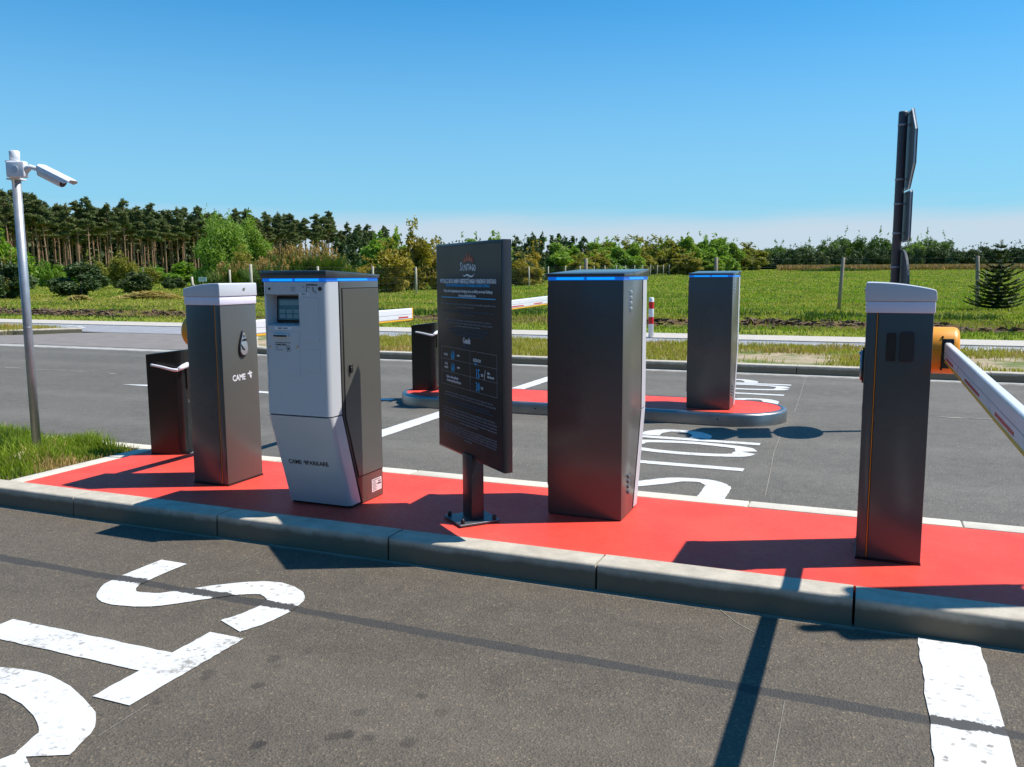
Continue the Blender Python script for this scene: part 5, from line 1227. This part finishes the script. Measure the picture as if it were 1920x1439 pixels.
species('dark_conifer', 'darkpine', '', 'conifer', 'dark conifers behind the fence belt',
  [(p_, D_, h_, w_, 'dark conifer %s' % lb) for p_, D_, h_, w_, lb in (
   (968, 92, 5.3, 3.4, 'at the right edge of the information board'), (990, 96, 5.1, 3.2, 'above the ochre shrub by the central kiosk'), (1017, 100, 5.9, 3.4, 'tallest above the left corner of the central kiosk'), (1036, 104, 5.5, 3.2, 'second from the left corner of the central kiosk'), (1058, 108, 5.7, 3.4, 'above the left half of the central kiosk lid'), (1092, 118, 5.9, 4.0, 'standing alone where the belt drops above the central kiosk'),
   (975, 76, 3.6, 3.2, 'low and nearest, behind the single fence post'), (1008, 82, 4.0, 3.4, 'low behind the ochre shrub by the central kiosk'), (640, 96, 5.2, 4.4, 'under the last pines above the kiosk'), (668, 100, 6.3, 4.8, 'at the foot of the last pines right of the kiosk'), (690, 112, 6.6, 4.0, 'where the pine wood ends'), (610, 92, 4.0, 4.6, 'low behind the reeds'), (560, 90, 3.6, 4.6, 'low behind the middle of the reeds'), (1000, 110, 6.3, 4.4, 'wide, tallest behind the ochre shrub by the central kiosk'), (1048, 116, 6.2, 4.4, 'wide, high above the left half of the central kiosk'), (1072, 120, 6.0, 4.6, 'wide, left of the lone conifer at the dip'))],
  seed=460, n=3600, size=0.13, aspect=1.4, shape='cone', up=0.3)
# low horizon line of far conifers from the wood to the centre
fc_ = [bushy_variant('far_conifer', 480+i, 6.0, 3.2, 'darkpine', 1300, 0.22, 1.4, 0.02, 12, shape='cone', up=0.3, spikes=2) for i in range(4)]
i = 0; px = 696
while px < 1110:
    D0 = 160+rnd.uniform(-8, 8)+(px-696)*0.05; o = fc_[i] if i < 4 else copy_tree(fc_[rnd.randrange(4)]); hgt = rnd.uniform(5.6, 7.2)
    put(o, px, D0, hgt/6, w_scale=rnd.uniform(.9, 1.2)); tag(o, 'small far conifer on the horizon around the information board, %s from the left' % ORD[i], 'conifer', 'far conifers on the horizon'); i += 1; px += rnd.uniform(9, 15)
# dark pine row beyond the field on the right
ph = [bushy_variant('hedge_pine', 500+i, 5.0, 5.2, 'darkpine', 2600, 0.20, 1.3, 0.02, 16, shape='round', up=0.35, spikes=5) for i in range(5)]
px = 1432; i = 0
while px < 1990:
    D0 = 238+rnd.uniform(-5, 5); o = ph[i] if i < 5 else copy_tree(ph[rnd.randrange(5)]); hh_ = rnd.uniform(5.4, 6.8) if px > 1468 else 4.6
    put(o, px, D0, hh_/5, w_scale=rnd.uniform(1.2, 1.6)); tag(o, 'dark bushy pine in the row beyond the brown grass, %s from the left' % ORD[i], 'pine tree', 'dark pines beyond the field'); i += 1; px += rnd.uniform(14, 22)
bt = [bushy_variant('far_tree', 520+i, 7.0, 7.0, 'broad', 2200, 0.28, 1.2, 0.02, 18, shape='round', spikes=2) for i in range(3)]
for i, (px, D0, h_) in enumerate([(1545, 300, 9.4), (1575, 305, 10.4), (1605, 305, 10.6), (1635, 300, 10.2), (1662, 300, 9.8), (1505, 290, 7.4), (1448, 262, 6.6), (1422, 262, 5.6), (1735, 300, 9.8), (1765, 305, 9.2), (1700, 300, 8.6), (1462, 280, 6.8)]):
    o = bt[i] if i < 3 else copy_tree(bt[rnd.randrange(3)]); put(o, px, D0, h_*1.18/7, w_scale=1.45); tag(o, 'rounded green tree rising behind the dark pine row, %s from the left' % ORD[sorted([1545,1575,1605,1635,1662,1505,1448,1422,1735,1765,1700,1462]).index(px)], 'tree', 'rounded trees behind the pine row')
wl = bushy_variant('willow_tree', 540, 9.6, 7.6, 'birch', 4200, 0.26, 1.4, 0.02, 22, shape='round', up=0.5, spikes=8); put(wl, 1712, 262, 0.96, w_scale=1.0); tag(wl, 'tall feathery pale green tree just right of the square sign', 'tree')
# tall dry grass strip at the far end of the field
n = 42000; Ds = rng.uniform(196, 226, n); L = rng.uniform((1455-960)/1600, (2040-960)/1600, n)*Ds; xy = np.stack([L*0.923-0.384*Ds, L*0.384+0.923*Ds], 1)
V, F_ = blades(xy, terrain(xy[:, 0], xy[:, 1]), 0.5+0.9*rng.random(n), 0.30, 0.5, 12); o = link('dry_grass', np_mesh('dry_grass', V, F_), M_['dry']); o['kind'] = 'stuff'; tag(o, 'strip of tall brown dry grass at the far end of the field', 'dry grass')
n = 5000; Ds = rng.uniform(176, 190, n); L = (rng.normal(1565, 24, n)-960)/1600*Ds; xy = np.stack([L*0.923-0.384*Ds, L*0.384+0.923*Ds], 1)
V, F_ = blades(xy, terrain(xy[:, 0], xy[:, 1]), 0.4+0.8*rng.random(n)*np.exp(-((L-(1565-960)/1600*Ds)/2.2)**2), 0.25, 0.6, 13); o = link('nettle_patch', np_mesh('nettle_patch', V, F_), M_['weed']); o['kind'] = 'stuff'; tag(o, 'dark green weed mound in front of the dry grass', 'weeds')

# ---- young spruce at the right
def spruce():
    root = empty('spruce_tree'); h = 2.02; mb, _ = trunk_mb(h, 0.035, 0.006, 0.01, 3, (), 6); build(mb, 'trunk', M_['barkgrey'], root)
    V = []; F_ = []; rs = random.Random(4); tw = MB(); z_ = 0.08; lvl = 0
    while z_ < h*0.985:
        s_ = z_/h; ln0 = 0.80*(1-s_)**0.85*(0.9+0.2*rs.random())+0.05; nb = 9 if s_ < 0.6 else 6
        if 0.52 < s_ < 0.60: ln0 *= 0.8
        for k in range(nb):
            a_ = 2*math.pi*(k+rs.uniform(-.25, .25))/nb+lvl*0.5; ln_ = ln0*rs.uniform(.40, 1.12); rise = 0.25+0.30*s_
            pts = []
            for q in range(5):
                u = q/4; pts.append(Vector((ln_*u*math.cos(a_), ln_*u*math.sin(a_), z_+ln_*(rise*u*u*1.2-0.05*u))))
            tw.tube([tuple(p) for p in pts], [0.008, 0.006, 0.005, 0.004, 0.002], 4)
            for p in range(int(24+120*ln_*(1.35-s_))):
                u = rs.uniform(0.12, 1.0); i0 = min(3, int(u*4)); c_ = pts[i0].lerp(pts[i0+1], u*4-i0); side = Vector((-math.sin(a_), math.cos(a_), 0))*rs.choice((-1, 1)); fwd = Vector((math.cos(a_), math.sin(a_), 0.35))
                dr = (side*rs.uniform(.3, 1)+fwd*rs.uniform(.4, 1)+Vector((0, 0, rs.uniform(-.2, .5)))).normalized()*rs.uniform(.05, .13)*(1.2-u*0.5); nn = dr.cross(Vector((rs.uniform(-1, 1), rs.uniform(-1, 1), 1))).normalized()*0.016
                b = len(V); V += [tuple(c_-nn), tuple(c_+nn), tuple(c_+dr+nn*0.6), tuple(c_+dr-nn*0.6)]; F_.append((b, b+1, b+2, b+3))
        z_ += 0.095+0.075*s_; lvl += 1
    for p in range(60):
        a_ = rs.uniform(0, 6.28); z0 = h*rs.uniform(.9, 1.03); b = len(V); dx, dy = 0.05*math.cos(a_), 0.05*math.sin(a_); V += [(0, 0, z0), (0.008, 0, z0), (dx, dy, z0+0.05), (dx-0.006, dy, z0+0.05)]; F_.append((b, b+1, b+2, b+3))
    link('crown', np_mesh('spruce_crown', V, F_), M_['spruce'], root); build(tw, 'branches', M_['barkgrey'], root); return root
spr = spruce(); put(spr, 1868, 25.2, 1.0, w_scale=1.12); tag(spr, 'sparse young spruce tree on the meadow at the right edge', 'spruce')

# ------------------------------------------------------------------ fences
def fence(name, posts, h, rad, label_, mat='post', wires=True, tilts=None, every=None):
    x0, y0 = posts[0]; root = empty(name, (x0, y0, tz(x0, y0))); z0 = tz(x0, y0)
    for i, (x_, y_) in enumerate(posts):
        mb = MB(); tx_, ty_ = (tilts[i] if tilts else (rnd.uniform(-.04, .04), rnd.uniform(-.03, .03)))
        zz = tz(x_, y_)-z0; mb.tube([(0, 0, -0.15), (tx_*h*0.5, ty_*h*0.5, h*0.5), (tx_*h, ty_*h, h-0.008), (tx_*h, ty_*h, h)], [rad, rad, rad, rad*0.8], 9)
        build(mb, 'post', M_[mat], root, loc=(x_-x0, y_-y0, zz))
    if wires:
        mb = MB()
        for (xa, ya), (xb, yb) in zip(posts[:-1], posts[1:]):
            za, zb = tz(xa, ya)-z0, tz(xb, yb)-z0
            for q in (0.06, 0.25, 0.44, 0.63, 0.82, 0.97): mb.tube([(xa-x0, ya-y0, za+h*q), (xb-x0, yb-y0, zb+h*q)], 0.0016, 3, cap=False)
            m_ = int(math.hypot(xb-xa, yb-ya)/0.22)
            for k in range(1, m_):
                s_ = k/m_; xx, yy_, zz = xa+(xb-xa)*s_-x0, ya+(yb-ya)*s_-y0, za+(zb-za)*s_; mb.tube([(xx, yy_, zz+0.05), (xx, yy_, zz+h*0.97)], 0.0012, 3, cap=False)
        build(mb, 'wire_mesh', M_['wire'], root)
    return tag(root, label_, 'fence')
def pxy(px, D): return at(px, D)
fr = [pxy(1100, 25.5), pxy(1340, 25.7), pxy(1571, 26.0), pxy(1830, 26.4), pxy(2090, 26.8)]
fence('meadow_fence', fr, 1.62, 0.055, 'wire mesh fence on leaning wooden posts across the meadow at the right', tilts=[(-.02, 0), (0, 0), (.045, 0), (-.045, 0), (0, 0)])
def lat(L, D): return (L*0.923-0.384*D, L*0.384+0.923*D)
f2 = []; D0 = 35.7
while D0 < 225:
    f2.append(lat(-10.8+0.364*(D0-35.7), D0)); D0 += 4.8
f2 = [lat(-10.8+0.364*(41.8-35.7)-0.4, 41.8)]*0 + f2
fence('belt_fence', f2, 1.62, 0.060, 'long fence of pale posts running along the tree belt into the distance', 'postpale')
co = empty('brace_post', (*at(368, 44), tz(*at(368, 44)))); tag(co, 'pale corner post with diagonal brace left of the left barrier', 'post')
mb = MB(); mb.tube([(0, 0, -0.1), (-0.10, 0, 1.15)], 0.055, 9); build(mb, 'post', M_['postpale'], co)
mb = MB(); mb.tube([(-0.03, 0, 0.75), (0.55, 0.23, 0.05)], 0.04, 8); build(mb, 'brace', M_['postpale'], co)
po = empty('pale_post', (*at(436, 44), tz(*at(436, 44)))); tag(po, 'single pale post above the gap between left barrier cap and reeds', 'post'); mb = MB(); mb.tube([(0, 0, 0), (0, 0, 1.5)], 0.05, 9); build(mb, 'stake', M_['postpale'], po)
# brush piles on the lawn
def brush(name, px, D0, L, W, H, n, seed, label_, mat='cutbranch'):
    x0, y0 = at(px, D0); rs = random.Random(seed); V = []; F_ = []
    for i in range(n):
        u = rs.gauss(0, .33); w_ = rs.gauss(0, .3); hh_ = H*max(0, (1-u*u*2.2))*rs.random(); a_ = rs.gauss(0.4, .8); ln_ = rs.uniform(.2, .55)
        c_ = Vector((u*L*0.923-w_*W*0.384, u*L*0.384+w_*W*0.923, hh_)); dr = Vector((math.cos(a_), math.sin(a_), rs.uniform(-.35, .25)))*ln_/2; nn = dr.cross(Vector((0, rs.uniform(-1, 1), 1))).normalized()*rs.uniform(.015, .035)
        b = len(V); V += [tuple(c_-dr-nn*.4), tuple(c_-dr+nn*.4), tuple(c_+dr+nn), tuple(c_+dr-nn)]; F_.append((b, b+1, b+2, b+3))
    o = link(name, np_mesh(name, V, F_), M_[mat]); o.location = (x0, y0, tz(x0, y0)); return tag(o, label_, 'brush pile', 'brush piles on the lawn')
brush('brush_pile', 285, 43, 2.7, 1.2, 0.42, 1500, 1, 'long pile of cut branches lying left of the left barrier')
brush('brush_pile', 153, 41, 0.95, 0.6, 0.30, 500, 2, 'small yellowish pile of branches in front of the wide dark pine')
brush('brush_pile', 96, 39, 0.45, 0.3, 0.13, 160, 3, 'tiny low pile of branches right of the camera pole')
sgn = empty('notice_sign', (*at(385, 60), tz(*at(385, 60)))); tag(sgn, 'small white notice sign standing right of the braced corner post', 'sign')
mb = MB(); mb.box(-0.28, 0.28, -0.01, 0.01, 0.75, 1.05); rotz_mesh(mb, ca); q = build(mb, 'sign_panel', M_['signwhite'], sgn); mb = MB(); mb.tube([(0, 0.03, 0), (0, 0.03, 0.9)], 0.025, 8); rotz_mesh(mb, ca); build(mb, 'stake', M_['post'], sgn)
mb = MB(); mb.box(-0.22, 0.22, -0.012, -0.0102, 0.92, 0.96); mb.box(-0.18, 0.2, -0.012, -0.0102, 0.84, 0.87); rotz_mesh(mb, ca); build(mb, 'print', M_['txtgrey'], q)
